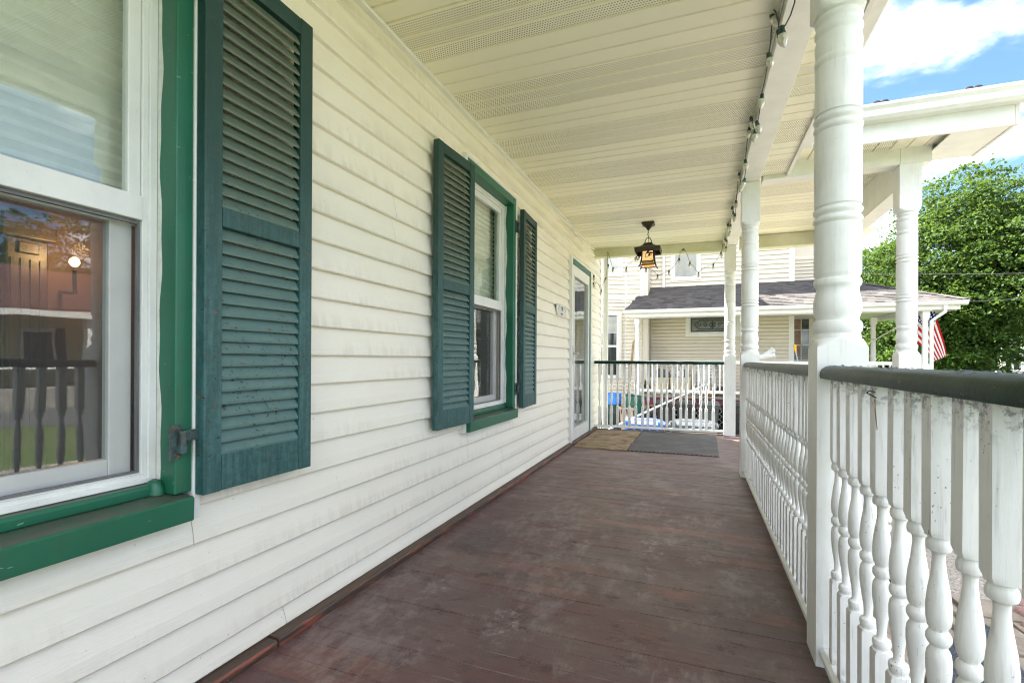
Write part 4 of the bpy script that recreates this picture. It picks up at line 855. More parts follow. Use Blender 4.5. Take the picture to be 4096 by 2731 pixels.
# ================================================================ string lights
def bulb_mesh():
    m = MB(); prof = [(0, .0085), (-.004, .0125), (-.012, .0148), (-.020, .0142), (-.030, .0105), (-.038, .0055), (-.042, .0008)]
    m.loft([[(r_*math.cos(t), r_*math.sin(t), z) for t in [2*math.pi*(k+.5*(i % 2))/8 for k in range(8)]] for i, (z, r_) in enumerate(prof)]); return m
def socket_mesh():
    m = MB(); m.loft([[(r_*math.cos(t), r_*math.sin(t), z) for t in [2*math.pi*k/8 for k in range(8)]] for z, r_ in ((.022, .004), (.020, .0075), (.004, .0085), (.003, .0105), (-.003, .0105))]); return m
proto = {}
def string(label, paths, bulbs, seed):
    """paths: polylines of the cord; bulbs: (point, tilt x, tilt y)"""
    rr = random.Random(seed); S = thing('string_lights', paths[0][0], label, 'string lights', 'unlit string lights on the porch')
    for P in paths:
        fine = []
        P = [Vector(p) for p in P]
        for i in range(len(P)-1):                                                  # smooth, slightly kinked cord
            p0, p1, p2, p3 = P[max(i-1, 0)], P[i], P[i+1], P[min(i+2, len(P)-1)]
            for k in range(6):
                t = k/6; q = .5*((2*p1)+(p2-p0)*t+(2*p0-5*p1+4*p2-p3)*t*t+(3*p1-p0-3*p2+p3)*t**3); fine.append(q+Vector((rr.uniform(-1,1), rr.uniform(-1,1), rr.uniform(-1,1)))*.0012)
        fine.append(P[-1]); MB().tube(fine, .0026, 5).build('cord', Mt['cord'], S, smooth=60)
    for (p, tx, ty) in bulbs:
        if 'b' not in proto:
            b_ = bulb_mesh().build('bulb', Mt['bulb'], None, smooth=20); b_.parent = S; proto['b'] = b_
            s_ = socket_mesh().build('socket', Mt['socket'], None, smooth=40); s_.parent = b_; proto['s'] = s_
        else:
            b_ = copy_to(proto['b'], S); copy_to(proto['s'], b_)
        b_.scale = (1.18, 1.18, 1.18); b_.location = Vector(p)-S.location-Vector((0, 0, .020)); b_.rotation_euler = (tx+rr.uniform(-.15, .15), ty+rr.uniform(-.15, .15), rr.uniform(0, 6))
xb = .288
main = [(xb, 1.72, 2.38), (xb+.01, 1.80, 2.27), (xb+.01, 1.876, 2.134), (xb, 2.03, 2.150), (xb, 2.128, 2.213), (xb, 2.20, 2.31), (xb, 2.298, 2.392), (xb, 2.36, 2.33), (xb, 2.418, 2.285), (xb, 2.607, 2.245), (xb, 2.714, 2.238), (xb, 2.859, 2.180), (xb, 3.027, 2.222), (xb, 3.12, 2.30), (xb, 3.221, 2.376), (xb, 3.345, 2.371), (xb, 3.433, 2.345), (xb, 3.57, 2.255), (xb, 3.615, 2.170), (xb, 3.80, 2.19), (xb, 3.953, 2.235), (xb, 4.156, 2.385), (xb, 4.289, 2.30), (xb, 4.436, 2.25), (xb, 4.508, 2.16), (xb, 4.75, 2.24), (xb, 4.965, 2.37), (xb, 5.10, 2.30), (xb, 5.275, 2.22), (xb, 5.45, 2.30), (xb, 5.62, 2.375), (xb, 5.78, 2.29), (xb, 5.95, 2.20), (xb, 6.10, 2.29), (xb, 6.25, 2.375), (xb, 6.35, 2.31)]
mb = [((xb+.01, 1.84, 2.19), .3, .2), ((xb, 2.055, 2.168), .1, -.2), ((xb, 2.10, 2.185), 0, .2), ((xb, 2.305, 2.39), -.2, 0), ((xb, 2.418, 2.285), 0, 0), ((xb, 2.69, 2.24), 0, 0), ((xb, 2.86, 2.185), .1, 0), ((xb, 3.00, 2.20), -.2, 0), ((xb, 3.19, 2.36), .4, 0), ((xb, 3.345, 2.371), -.1, 0), ((xb, 3.57, 2.255), 0, 0), ((xb, 3.70, 2.175), .2, 0), ((xb, 3.93, 2.225), -.2, 0), ((xb, 4.17, 2.38), .3, 0), ((xb, 4.44, 2.25), 0, 0), ((xb, 4.58, 2.18), .2, 0), ((xb, 4.80, 2.26), -.1, 0), ((xb, 4.99, 2.36), .2, 0), ((xb, 5.20, 2.25), 0, 0), ((xb, 5.32, 2.23), .2, 0), ((xb, 5.64, 2.37), 0, 0), ((xb, 5.85, 2.25), .1, 0), ((xb, 5.99, 2.21), 0, 0), ((xb, 6.26, 2.37), .2, 0)]
string('unlit clear string lights drooping along the roof beam', [main], mb, 3)
ye = 6.372
end = [(.272, ye, 2.34), (.255, ye, 2.235), (.21, ye, 2.15), (.164, ye, 2.092), (.07, ye, 2.055), (-.003, ye, 2.000), (-.055, ye, 2.07), (-.103, ye, 2.13), (-.14, ye, 2.24), (-.175, ye, 2.302), (-.205, ye, 2.28), (-.234, ye, 2.19), (-.29, ye, 2.09), (-.348, ye, 2.045), (-.42, ye, 2.01), (-.487, ye, 1.998), (-.56, ye, 2.07), (-.628, ye, 2.100), (-.69, ye, 2.17), (-.735, ye, 2.255), (-.79, ye, 2.20), (-.876, ye, 2.118), (-.96, ye, 2.125), (-1.047, ye, 2.128), (-1.08, ye, 2.22), (-1.115, ye-.01, 2.330), (-1.122, ye, 2.25), (-1.118, ye, 2.15), (-1.14, ye, 2.0), (-1.185, ye, 1.90), (-1.205, ye, 1.83), (-1.23, ye, 1.91), (-1.262, ye-.02, 1.93)]
eb = [((-.003, ye, 1.998), 0, .2), ((.164, ye, 2.09), 0, .1), ((.252, ye, 2.225), 0, .1), ((-.103, ye, 2.13), 0, .2), ((-.19, ye, 2.30), 0, .9), ((-.228, ye, 2.185), 0, -.5), ((-.348, ye, 2.043), 0, -.1), ((-.487, ye, 1.996), 0, -.3), ((-.628, ye, 2.098), 0, .2), ((-.718, ye, 2.245), 0, .4), ((-.755, ye, 2.245), 0, -.3), ((-.876, ye, 2.116), 0, 0), ((-1.047, ye, 2.124), 0, .1), ((-1.112, ye, 2.165), 0, -.4), ((-1.144, ye, 1.995), 0, -.5), ((-1.20, ye, 1.835), 0, .1)]
string('unlit string lights zigzagging across the far end under the beam', [end], eb, 5)
cw_ = [(-1.262, 6.13, 2.03), (-1.262, 6.15, 1.99), (-1.262, 6.15, 1.93), (-1.262, 6.16, 1.86), (-1.262, 6.25, 1.93), (-1.262, 6.33, 1.91)]
string('short end of string lights tacked to the wall beside the door', [cw_], [((-1.255, 6.17, 2.0), .3, 0), ((-1.255, 6.15, 1.90), .2, 0)], 8)

# ================================================================ pvc fitting lying against the second post
pv = thing('pipe_fitting', (.47, 4.30, .905), 'white plastic pipe wye fitting fixed beside the second post', 'pipe fitting')
MB().tube([(.452, 4.285, .945), (.500, 4.285, .955)], .022, 14).build('hub', Mt['vinyl'], pv, smooth=50)
MB().tube([(.488, 4.285, .957), (.520, 4.285, .985), (.545, 4.285, 1.006)], [.019, .019, .019], 14).build('branch', Mt['vinyl'], pv, smooth=50)
MB().tube([(.541, 4.285, 1.0025), (.551, 4.285, 1.011)], .0225, 14).build('collar', Mt['vinyl'], pv, smooth=50)
MB().tube([(.495, 4.285, .950), (.552, 4.285, .958)], .019, 14).build('branch', Mt['vinyl'], pv, smooth=50)
MB().tube([(.549, 4.285, .9575), (.562, 4.285, .9593)], .0225, 14).build('collar', Mt['vinyl'], pv, smooth=50)

# ================================================================ neighbour's house
YW, YF = 17.0, 14.85
nh = thing('neighbour_house', (0, 18, -1.1), 'cream clapboard neighbour house with shingled wraparound porch', 'house')
NW, NS = Mt['nwhite'], Mt['nsid']
DK = -.14                                        # their deck
m = MB(); m.box(-1.52, 2.72, YW+.002, 24, -1.1, 8.2); m.box(2.72, 4.0, YW+1.5, 24, -1.1, 8.2); m.box(-8, -1.5205, YW-.9+.004, 24, -1.1, 8.2); m.build('wall', NS, nh)
cz = [DK+.116*k for k in range(0, 29)]
# wall under the porch roof
siding(nh, (-1.50, YW), (2.60, YW), [z for z in cz if z < 2.9], [(1.10, 2.75, 1.68, 2.46)], NS, lap=.034, dutch=True)
cu_ = [3.20+.145*k for k in range(0, 34)]
siding(nh, (-1.50, YW), (2.60, YW), cu_, [(.36, .46, 2, 9), (.62, 1.58, 3.54, 5.2)], NS, lap=.034)
bx('corner_board', NW, nh, 2.60, 2.745, YW-.03, YW+.10, DK, 8.2)
siding(nh, (2.75, YW+1.5), (4.0, YW+1.5), [DK+.116*k for k in range(40)], [(.05, .75, 0.3, 2.5)], NS, lap=.034, dutch=True)
bx('downspout', NW, nh, -1.135, -1.045, YW-.09, YW-.022, 3.22, 8.2); bx('downspout_end', Mt['black'], nh, -1.13, -1.05, YW-.10, YW-.03, 3.19, 3.215)
def nwin(y_, x0, x1, z0, z1, fw=.10, mid=True, glass='dkglass', blind=None, vm=0):
    m = MB(); m.box(x0, x0+fw, y_-.05, y_, z0, z1); m.box(x1-fw, x1, y_-.05, y_, z0, z1); m.box(x0+fw, x1-fw, y_-.05, y_, z0, z0+fw); m.box(x0+fw, x1-fw, y_-.05, y_, z1-fw, z1)
    wn = m.build('window', NW, nh, bevel=.006); a, b, c, d_ = x0+fw, x1-fw, z0+fw, z1-fw
    m = MB(); s_ = .035; yq = y_-.025
    m.box(a, a+s_, yq, y_-.001, c, d_); m.box(b-s_, b, yq, y_-.001, c, d_); m.box(a+s_, b-s_, yq, y_-.001, c, c+s_); m.box(a+s_, b-s_, yq, y_-.001, d_-s_, d_); zm = (c+d_)/2
    if mid: m.box(a+s_, b-s_, yq, y_-.001, zm-.02, zm+.02)
    m.build('sash', NW, wn)
    for k in range(vm): xm = a+(b-a)*(k+1)/(vm+1); MB().box(xm-.012, xm+.012, yq, y_-.002, c+s_, d_-s_).build('muntin', NW, wn)
    for za, zb in (((c+s_, zm-.02), (zm+.02, d_-s_)) if mid else ((c+s_, d_-s_),)): MB().add([(a+s_, y_-.010, za), (b-s_, y_-.010, za), (b-s_, y_-.010, zb), (a+s_, y_-.010, zb)], [(0,1,2,3)]).build('pane', Mt[glass], wn)
    if blind:
        z = blind; m = MB()
        while z < d_-s_: m.add([(a+s_, y_-.013, z), (b-s_, y_-.013, z), (b-s_, y_-.020, z+.028), (a+s_, y_-.020, z+.028)], [(0,1,2,3)]); z += .034
        m.build('blind', Mt['minib'], wn)
    return wn
nwin(YW, -.88, .075, 3.54, 5.2, .11, False, blind=3.70)
# long leaded window under the porch roof
wn = nwin(YW, -.40, 1.25, 1.68, 2.46, .12, False, 'frost')
m = MB(); y_ = YW-.013
def lead(pts): m.tube([(x, y_, z) for x, z in pts], .011, 5)
gx0, gx1, gz0, gz1 = -.245, 1.095, 1.835, 2.305; cxm, czm = (gx0+gx1)/2, (gz0+gz1)/2
lead([(gx0+.03, gz0+.03), (gx1-.03, gz0+.03), (gx1-.03, gz1-.03), (gx0+.03, gz1-.03), (gx0+.03, gz0+.03)])
lead([(gx0+.10, czm), (gx0+.17, czm+.05), (gx0+.22, czm+.10), (gx0+.30, czm+.14), (gx1-.30, czm+.14), (gx1-.22, czm+.10), (gx1-.17, czm+.05), (gx1-.10, czm), (gx1-.17, czm-.05), (gx1-.22, czm-.10), (gx1-.30, czm-.14), (gx0+.30, czm-.14), (gx0+.22, czm-.10), (gx0+.17, czm-.05), (gx0+.10, czm)])
for sx in (-1, 1):
    for q, rad in ((.22, .075), (.40, .070)): lead([(cxm+sx*(q+rad*(1-.06*k)*math.cos(k*.5)), czm+rad*(1-.06*k)*math.sin(k*.5)) for k in range(15)])
lead([(cxm+.085*math.cos(t*.4), czm+.085*math.sin(t*.4)) for t in range(17)]); lead([(cxm-.07, czm-.07), (cxm+.07, czm+.07)]); lead([(cxm-.07, czm+.07), (cxm+.07, czm-.07)]); lead([(cxm, czm+.14), (cxm, czm-.14)])
for k in range(7): xx = gx0+.03+k*(gx1-gx0-.06)/6; lead([(xx, gz1-.03), (xx, gz1)]); lead([(xx, gz0), (xx, gz0+.03)])
m.build('lead_came', Mt['lead'], wn)
wn = nwin(YW+1.5, 2.86, 3.52, .30, 2.58, .07, True, 'dkglass', vm=1); m = MB(); m.box(3.0, 3.18, YW+1.484, YW+1.487, 1.1, 2.4); m.build('curtain', Mt['curtain'], wn)
for z in (.93, 1.94): MB().box(2.965, 3.415, YW+1.475, YW+1.498, z-.012, z+.012).build('muntin', NW, wn)
# narrow side door at the left end of the porch
m = MB(); m.box(-1.60, -1.50, YW-.86, YW-.74, DK, 2.3); m.box(-1.58, -1.52, YW-.16, YW-.03, DK, 2.3); m.build('door_casing', NW, nh)
dr_ = bx('door', NW, nh, -1.565, -1.53, YW-.70, YW-.17, DK+.03, 2.12); MB().add([(-1.528, YW-.60, .95), (-1.528, YW-.26, .95), (-1.528, YW-.26, 1.9), (-1.528, YW-.60, 1.9)], [(0,1,2,3)]).build('pane', Mt['dkglass'], dr_); bx('handle', Mt['black'], dr_, -1.53, -1.49, YW-.66, YW-.63, .85, .95)
# bay at the left: angled face, flat face, return
B0, B1, B2, B3 = (-3.9, 15.22), (-2.235, 16.10), (-1.70, 16.10), (-1.52, YW)
m = MB(); m.prism([(B0[0]-2, B0[1]), B0, B1, B2, B3, (B0[0]-2, YW)], 'z', -1.1, 8.2); fixn(m.build('bay_wall', NS, nh))
bl = math.hypot(B1[0]-B0[0], B1[1]-B0[1])
sA = lambda x: (x-B0[0])/(B1[0]-B0[0])*bl
ow = [(sA(-3.35), sA(-2.36), .30, 2.45), (sA(-3.35), sA(-2.33), 3.62, 5.4)]
cl_ = [-1.0+.118*k for k in range(33) if -1.0+.118*k < 2.86]+[2.86]; cu2 = [2.93+.145*k for k in range(30)]
siding(nh, B0, B1, cl_, ow, NS, lap=.032); siding(nh, B0, B1, cu2, ow, NS, lap=.032)
siding(nh, B1, B2, cl_, [], NS, lap=.032); siding(nh, B1, B2, cu2, [], NS, lap=.032); siding(nh, B2, B3, cu2, [(.30, .68, 3.62, 5.2)], NS, lap=.032)
dB = Vector((B1[0]-B0[0], B1[1]-B0[1], 0)).normalized(); nB = Vector((dB.y, -dB.x, 0))
def onbay(s0, s1, z0, z1, t0, t1, mat, name, parent):
    A = Vector((*B0, 0))+dB*s0; B = Vector((*B0, 0))+dB*s1; return MB().hexa([tuple(q+nB*t+Vector((0,0,z))) for z in (z0, z1) for q, t in ((A, t1), (B, t1), (B, t0), (A, t0))]).build(name, mat, parent)
for (s0, s1, z0, z1), half_ in zip(ow, (1.36, None)):
    wn = onbay(s1-.11, s1, z0, z1, .0, .055, NW, 'window', nh); onbay(s0, s0+.11, z0, z1, 0, .055, NW, 'casing', wn); onbay(s0+.11, s1-.11, z0, z0+.12, 0, .06, NW, 'sill', wn); onbay(s0+.11, s1-.11, z1-.1, z1, 0, .055, NW, 'head', wn)
    onbay(s1-.16, s1-.11, z0+.12, z1-.1, 0, .03, Mt['vinyl'], 'sash', wn); onbay(s0+.11, s1-.16, z0+.12, z1-.1, 0, .012, Mt['dkglass'] if half_ else Mt['minib'], 'pane', wn)
    if half_:
        onbay(s0+.11, s1-.16, half_-.03, half_+.03, .0125, .03, Mt['vinyl'], 'meeting_rail', wn)
        z = half_+.42
        while z < z1-.12: onbay(s0+.115, s1-.165, z, z+.03, .013, .018, Mt['minib'], 'blind_slat', wn); z += .037
onbay(bl-.03, bl+.03, -1.0, 8, .0, .035, NW, 'corner_strip', nh); MB().box(-1.765, -1.66, 16.06, 16.17, 2.90, 8.0).build('corner_board', NW, nh)
m = MB(); m.box(-2.20, -1.70, 16.06, 16.10, 2.865, 2.925); m.build('belt', NW, nh); onbay(0, bl, 2.865, 2.925, 0, .035, NW, 'belt', nh)
m = MB(); dR = Vector((B3[0]-B2[0], B3[1]-B2[1], 0)); dR.normalize(); nR = Vector((dR.y, -dR.x, 0)); A = Vector((*B2, 0))
m.hexa([tuple(A+dR*s_+nR*t+Vector((0,0,z))) for z in (3.62, 5.2) for s_, t in ((.30, .05), (.68, .05), (.68, .0), (.30, .0))]); wq = m.build('window', NW, nh)
m = MB(); m.hexa([tuple(A+dR*s_+nR*t+Vector((0,0,z))) for z in (3.74, 5.1) for s_, t in ((.38, .06), (.60, .06), (.60, .051), (.38, .051))]); m.build('pane', Mt['minib'], wq)
# porch: deck, skirt, roof
m = MB(); m.box(-1.49, 6.0, YF+.12, YW+1.5, DK-.06, DK-.01); dk = m.build('deck', Mt['deck'], nh)
shared = None
for k in range(50):
    x = -1.49+.15*k
    if shared is None: shared = MB().box(x+.004, x+.146, YF+.08, YW, DK-.009, DK).build('deck_board', Mt['deck'], dk, loc=(x, YF, DK))
    else: copy_to(shared, dk, Vector((x, YF, DK))-nh.location)
bx('deck_edge', Mt['deck'], nh, -1.49, 6.0, YF+.06, YF+.118, DK-.045, DK-.012)
bx('skirt_board', Mt['plum'], nh, -1.49, 6.0, YF+.12, YF+.15, DK-.27, DK-.062)
bx('skirt_frame', Mt['plank'], nh, -1.49, 6.0, YF+.135, YF+.165, DK-.33, DK-.272)
bx('deck_shade', Mt['dark'], nh, -1.49, 6.0, YF+.40, YF+.44, -1.1, DK-.10)  # dark sheet standing in for the shade under the deck
lt = None
for k in range(48):                                                                # lattice laths under the deck
    for s_ in (-1, 1):
        x = -1.45+.155*k; m = MB(); q = YF+.17+(.012 if s_ > 0 else 0)
        if lt is None or s_ > 0 and not isinstance(lt, tuple):
            m.bar((x, q, -1.08), (x+s_*.62, q, -.46), .010, .034, up=(0,1,0)); o = m.build('lath', NW, nh, loc=(x, q, -1.08)); lt = o if lt is None else (lt, o); 
            if not isinstance(lt, tuple): first = o
        else: copy_to(lt[1] if s_ > 0 else first, nh, Vector((x, q, -1.08))-nh.location)
# porch posts of the neighbour
npf = [(DK, .2), (.80, .2), (.83, .095), (.85, .082), (.86, .070), (.87, .063), (.90, .066), (1.70, .060), (1.72, .068), (1.75, .068), (1.77, .060), (1.93, .060), (1.95, .072), (1.98, .086), (2.02, .105), (2.04, .2), (2.165, .2)]
np_ = None
for x, y in ((-1.735, YF+.18), (1.17, YF+.18), (5.30, YF+.18), (4.70, 16.75)):
    if np_ is None: np_ = MB().turned((x, y, 0), .074, npf, 16).build('porch_post', NW, nh, smooth=38, loc=(x, y, 0))
    else: copy_to(np_, nh, Vector((x, y, 0))-nh.location)
bx('porch_beam', NW, nh, -1.82, 5.42, YF+.10, YF+.26, 2.166, 2.30); bx('porch_beam', NW, nh, 5.22, 5.38, YF+.265, 18.6, 2.166, 2.30)
bx('porch_ceiling', NW, nh, -1.6, 5.6, YF+.27, 19, 2.301, 2.33)
bx('fascia', NW, nh, -1.95, 5.93, YF-.0, YF+.03, 2.19, 2.29, bevel=.005); bx('fascia', NW, nh, 5.90, 5.93, YF+.031, 19, 2.19, 2.29)
bx('soffit', NW, nh, -1.95, 5.899, YF+.031, YF+.098, 2.22, 2.235); bx('soffit', NW, nh, 5.43, 5.899, YF+.10, 19, 2.22, 2.235)
ge = [(YF-.001, 2.292), (YF-.07, 2.292), (YF-.10, 2.32), (YF-.105, 2.355), (YF-.125, 2.375), (YF-.125, 2.40), (YF-.001, 2.40)]
MB().prism(ge, 'x', -2.10, 6.05).build('gutter', NW, nh)
MB().tube([(5.62, YF-.05, 2.29), (5.62, YF-.04, 2.14), (5.42, YF+.14, 1.93), (5.42, YF+.14, DK-.5)], .042, 10).build('downspout', NW, nh, smooth=50)
# shingled roof: front plane with a hip at the right
sl = (3.36-2.41)/(YW-YF+.08); ang = math.atan(sl); ex = .138
rd = MB(); zr = lambda y: 2.405+(y-(YF-.10))*sl
yT = YW+.02
hx = lambda y: 6.02-(y-(YF-.10))*1.0
rd.add([(-2.08, YF-.10, zr(YF-.10)), (6.02, YF-.10, zr(YF-.10)), (hx(yT), yT, zr(yT)), (-1.62, yT, zr(yT)), (6.02, 19.5, zr(YF-.10)), (hx(yT), 19.5, zr(yT))], [(0,1,2,3), (1,4,5,2)])
roof = rd.build('porch_roof', Mt['roofdark'], nh)
rs = random.Random(21); items = []
ncr = int((yT-YF+.10)/(ex*math.cos(ang)))+1
for c in range(ncr):
    y0 = YF-.11+c*ex*math.cos(ang); x = -2.09+rs.uniform(0, .1)+max(0, (y0-YF)*.18)
    xe = hx(y0)+.01
    while x < xe:
        wd = rs.uniform(.13, .27); x1 = min(x+wd, xe); items.append((c, x, x1, y0, rs.random())); x = x1
unit = {}
field = MB(); shade = []
nparts = 0
for c, x, x1, y0, sh in items:
    yb = y0+ex*1.04*math.cos(ang); th = .010+.010*(sh > .55); x1e = x1-.004; ytop = min(yb, yT+.03)
    P = [(x, y0, zr(y0)+.002), (x1e, y0, zr(y0)+.002), (x1e, ytop, zr(ytop)+.004), (x, ytop, zr(ytop)+.004), (x, y0, zr(y0)+th+.004), (x1e, y0, zr(y0)+th+.004), (x1e, ytop, zr(ytop)+.008), (x, ytop, zr(ytop)+.008)]
    if nparts < 290 and x1-x > .05:
        MB().hexa(P).build('shingle', Mt['tab'], roof); nparts += 1
    else: field.hexa(P); shade += [sh]*6
fo = field.build('shingles', Mt['field'], roof); tag(fo, kind='stuff')
at = fo.data.attributes.new('shade', 'FLOAT', 'FACE')
for i, s_ in enumerate(shade): at.data[i].value = s_
for k in range(12):                                                                # hip cap shingles
    t = k/12; y_ = YF-.10+t*(yT-YF+.10); x = hx(y_); z = zr(y_)+.03; q = (yT-YF+.10)/11
    P = [(x-.10, y_-.05, z-.015), (x, y_, z+.012), (x+.10, y_+.05, z-.015)]; P2 = [(a-q, b+q, d_+q*sl-.008) for a, b, d_ in P]
    MB().add(P+P2+[(a, b, d_-.02) for a, b, d_ in P], [(0,1,4,3), (1,2,5,4), (6,7,1,0), (7,8,2,1)]).build('hip_cap', Mt['tab'], roof)
bx('flashing', NW, nh, -1.5, 2.6, YW-.028, YW-.020, 3.17, 3.24)
# railing of the neighbour
nr = thing('neighbour_railing', (1.5, YF+.18, DK), 'plain white railing along the neighbour porch deck', 'railing')
for xa, xb_ in ((-1.655, 1.09), (1.25, 5.22)):
    bx('bottom_rail', NW, nr, xa, xb_, YF+.15, YF+.21, -.035, .045); bx('top_rail', NW, nr, xa, xb_, YF+.14, YF+.22, .82, .90)
bm_ = None
for k in range(47):
    x = -1.57+.143*k
    if 1.0 < x < 1.3 or x > 5.2: continue
    if bm_ is None: bm_ = MB().box(x-.019, x+.019, YF+.161, YF+.199, .0455, .8195).build('baluster', NW, nr, loc=(x, YF+.18, .05))
    else: copy_to(bm_, nr, Vector((x, YF+.18, .05))-nr.location)
m = MB(); m.box(3.0, 5.2, 18.45, 18.5, .82, .90); m.build('top_rail', NW, nr)

# ================================================================ things on and beside the neighbour's porch
def dbox(x0, x1, label):
    b = thing('deck_box', ((x0+x1)/2, 16.2, DK), label, 'storage box', 'cream deck boxes')
    cx = (x0+x1)/2; hw = (x1-x0)/2
    m = MB(); m.rbox(cx, 16.2, DK+.001, .30, hw-.03, .26, hw-.015, .28, .03, 3); m.build('body', Mt['cream'], b, smooth=40)
    m = MB(); m.rbox(cx, 16.2, 0, 0, 0, 0, 0, 0, .03, 3, rings=[(.301, hw-.005, .29), (.35, hw, .295), (.365, hw-.02, .28)]); m.build('lid', Mt['cream'], b, smooth=40)
dbox(-1.44, -.845, 'cream plastic deck box on the neighbour porch, left of two'); dbox(-.835, -.20, 'cream plastic deck box on the neighbour porch, right of two')
def heap(name, label, cat, c, s_, mat, seed, n=14):
    rr = random.Random(seed); m = MB(); rings = []
    for i in range(7):
        t = i/6; z = c[2]+s_[2]*t; q = math.sqrt(max(.02, 1-(t*.97)**2.2)); rings.append([(c[0]+s_[0]*q*math.cos(a)*(1+rr.uniform(-.16, .16)), c[1]+s_[1]*q*math.sin(a)*(1+rr.uniform(-.16, .16)), z+rr.uniform(-.02, .02)*(0 < i < 6)) for a in [2*math.pi*k/n for k in range(n)]])
    return tag(m.loft(rings).build(name, mat, smooth=80), label, cat)
heap('tarp', 'crumpled grey tarp piled on the left cream deck box', 'tarp', (-1.12, 16.2, .366), (.30, .25, .27), Mt['tarp'], 4)
heap('bag', 'dark bag slumped beside the left cream deck box', 'bag', (-1.58, 15.9, DK+.001), (.10, .16, .42), Mt['camo'], 6)
heap('rag_pile', 'olive cloth heap on the neighbour deck near the chair', 'cloth', (.60, 15.6, DK+.001), (.13, .15, .30), Mt['camo'], 8); heap('rag_pile', 'orange cloth heap on the neighbour deck beside the olive one', 'cloth', (.36, 15.5, DK+.001), (.12, .13, .17), Mt['orange'], 9)
ch = thing('porch_chair', (.22, 16.3, DK), 'white slatted chair on the neighbour porch', 'chair')
for k in range(4): bx('slat', NW, ch, -.02, .50, 16.05+.13*k, 16.16+.13*k, .40, .425)
for x in (-.02, .46):
    for y_ in (16.05, 16.50): bx('leg', NW, ch, x, x+.045, y_, y_+.045, DK+.001, .399)
for k in range(4): bx('back_slat', NW, ch, .03, .45, 16.57, 16.59, .46+.09*k, .53+.09*k)
for x in (-.02, .46): bx('back_post', NW, ch, x, x+.045, 16.548, 16.5695, .401, .84); bx('armrest', NW, ch, x-.03, x+.07, 16.02, 16.545, .60, .625)
bt = thing('bird_feeder', (.34, 15.55, .75), 'small dark roofed box standing above the white chair', 'box'); bx('box', Mt['tarp'], bt, .17, .53, 16.9, 16.978, .55, .74); MB().prism([(.10, .742), (.60, .742), (.50, .80), (.20, .80)], 'y', 16.86, 16.979).build('lid', Mt['char'], bt)
fr_ = thing('framed_picture', (-.5, 16.3, .366), 'small black framed picture leaning on the right cream deck box', 'picture'); m = MB(); m.box(-.64, -.40, 16.3, 16.32, .366, .62); m.build('frame', Mt['black'], fr_); MB().box(-.61, -.43, 16.295, 16.2995, .39, .59).build('print', Mt['nwhite'], fr_)

def wheel_bin(label, cx, cy_, mat, hw=.265, hgt=.88, z0=None, rot=0):
    z0 = gz(cx, cy_)+.021 if z0 is None else z0
    b = thing('wheeled_bin', (cx, cy_, z0), label, 'bin', 'wheeled bins by the neighbour porch')
    H_ = hgt
    m = MB(); m.rbox(cx, cy_, 0, 0, 0, 0, 0, 0, .05, 4, rings=[(z0+.03, hw*.74, .20), (z0+.12, hw*.78, .22), (z0+H_*.80, hw*.93, .29), (z0+H_*.805, hw*1.0, .315), (z0+H_*.86, hw*1.0, .315)]); m.build('body', mat, b, smooth=40)
    m = MB(); m.rbox(cx, cy_-.01, 0, 0, 0, 0, 0, 0, .06, 4, rings=[(z0+H_*.862, hw*1.03, .335), (z0+H_*.90, hw*1.05, .345), (z0+H_*.915, hw*.96, .31), (z0+H_*.96, hw*.90, .28), (z0+H_*.985, hw*.7, .2)]); m.build('lid', mat, b, smooth=40)
    for s_ in (-1, 1): MB().tube([(cx+s_*hw*.80, cy_+.20, z0+.10), (cx+s_*(hw*.80+.05), cy_+.20, z0+.10)], .10, 16).build('wheel', Mt['tyre'], b, smooth=40)
    MB().tube([(cx-hw*.7, cy_+.33, z0+H_*.80), (cx-hw*.7, cy_+.40, z0+H_*.84), (cx+hw*.7, cy_+.40, z0+H_*.84), (cx+hw*.7, cy_+.33, z0+H_*.80)], .014, 8).build('handle', Mt['black'], b, smooth=50)
    for s_ in (-1, 1): MB().box(cx+s_*hw*.42-.05, cx+s_*hw*.42+.05, cy_-.335, cy_-.30, z0+H_*.68, z0+H_*.78).build('grip_shade', Mt['black'], b)  # raised black blocks in place of the shade inside grip hollows
wheel_bin('charcoal wheeled bin with sloping lid, leftmost of the row by the plum skirt', -.85, 14.35, Mt['char']); wheel_bin('charcoal wheeled bin second from the left in the row', -.305, 14.35, Mt['char'])
wheel_bin('slate green-grey wheeled bin in the row beside the charcoal ones', .285, 14.35, Mt['char2']); wheel_bin('black wheeled bin at the right end of the row behind the corner post', .86, 14.35, Mt['black'])
wheel_bin('low dark bin between the beige bin and the row', -1.38, 14.42, Mt['char'], .24, .58)

def round_bin(name, label, cx, cy_, z0, prof, mat, cat, tilt=None, seg=24):
    b = thing(name, (cx, cy_, z0), label, cat)
    ring = [2*math.pi*k/seg for k in range(seg)]
    m = MB(); inner = [(z, r_-.012) for z, r_ in reversed(prof[1:])]+[(prof[0][0]+.015, prof[0][1]-.015)]
    m.loft([[(cx+r_*math.cos(t), cy_+r_*math.sin(t), z0+z) for t in ring] for z, r_ in prof+inner], cap=True); fixn(m.build('body', mat, b, smooth=40))
    return b
g0 = gz(-2, 14)+.021
gb = round_bin('round_bin', 'tall dark green ribbed bin under the bright blue drum', -2.27, 14.1, g0, [(.0,.17),(.03,.18),(.45,.195),(.46,.205),(.50,.205),(.51,.197),(.715,.205)], Mt['forest'], 'bin')
for k in range(8): a = 2*math.pi*k/8; MB().box(-2.27+.200*math.cos(a)-.02, -2.27+.200*math.cos(a)+.02, 14.1+.200*math.sin(a)-.02, 14.1+.200*math.sin(a)+.02, g0+.12, g0+.43).build('rib', Mt['forest'], gb)
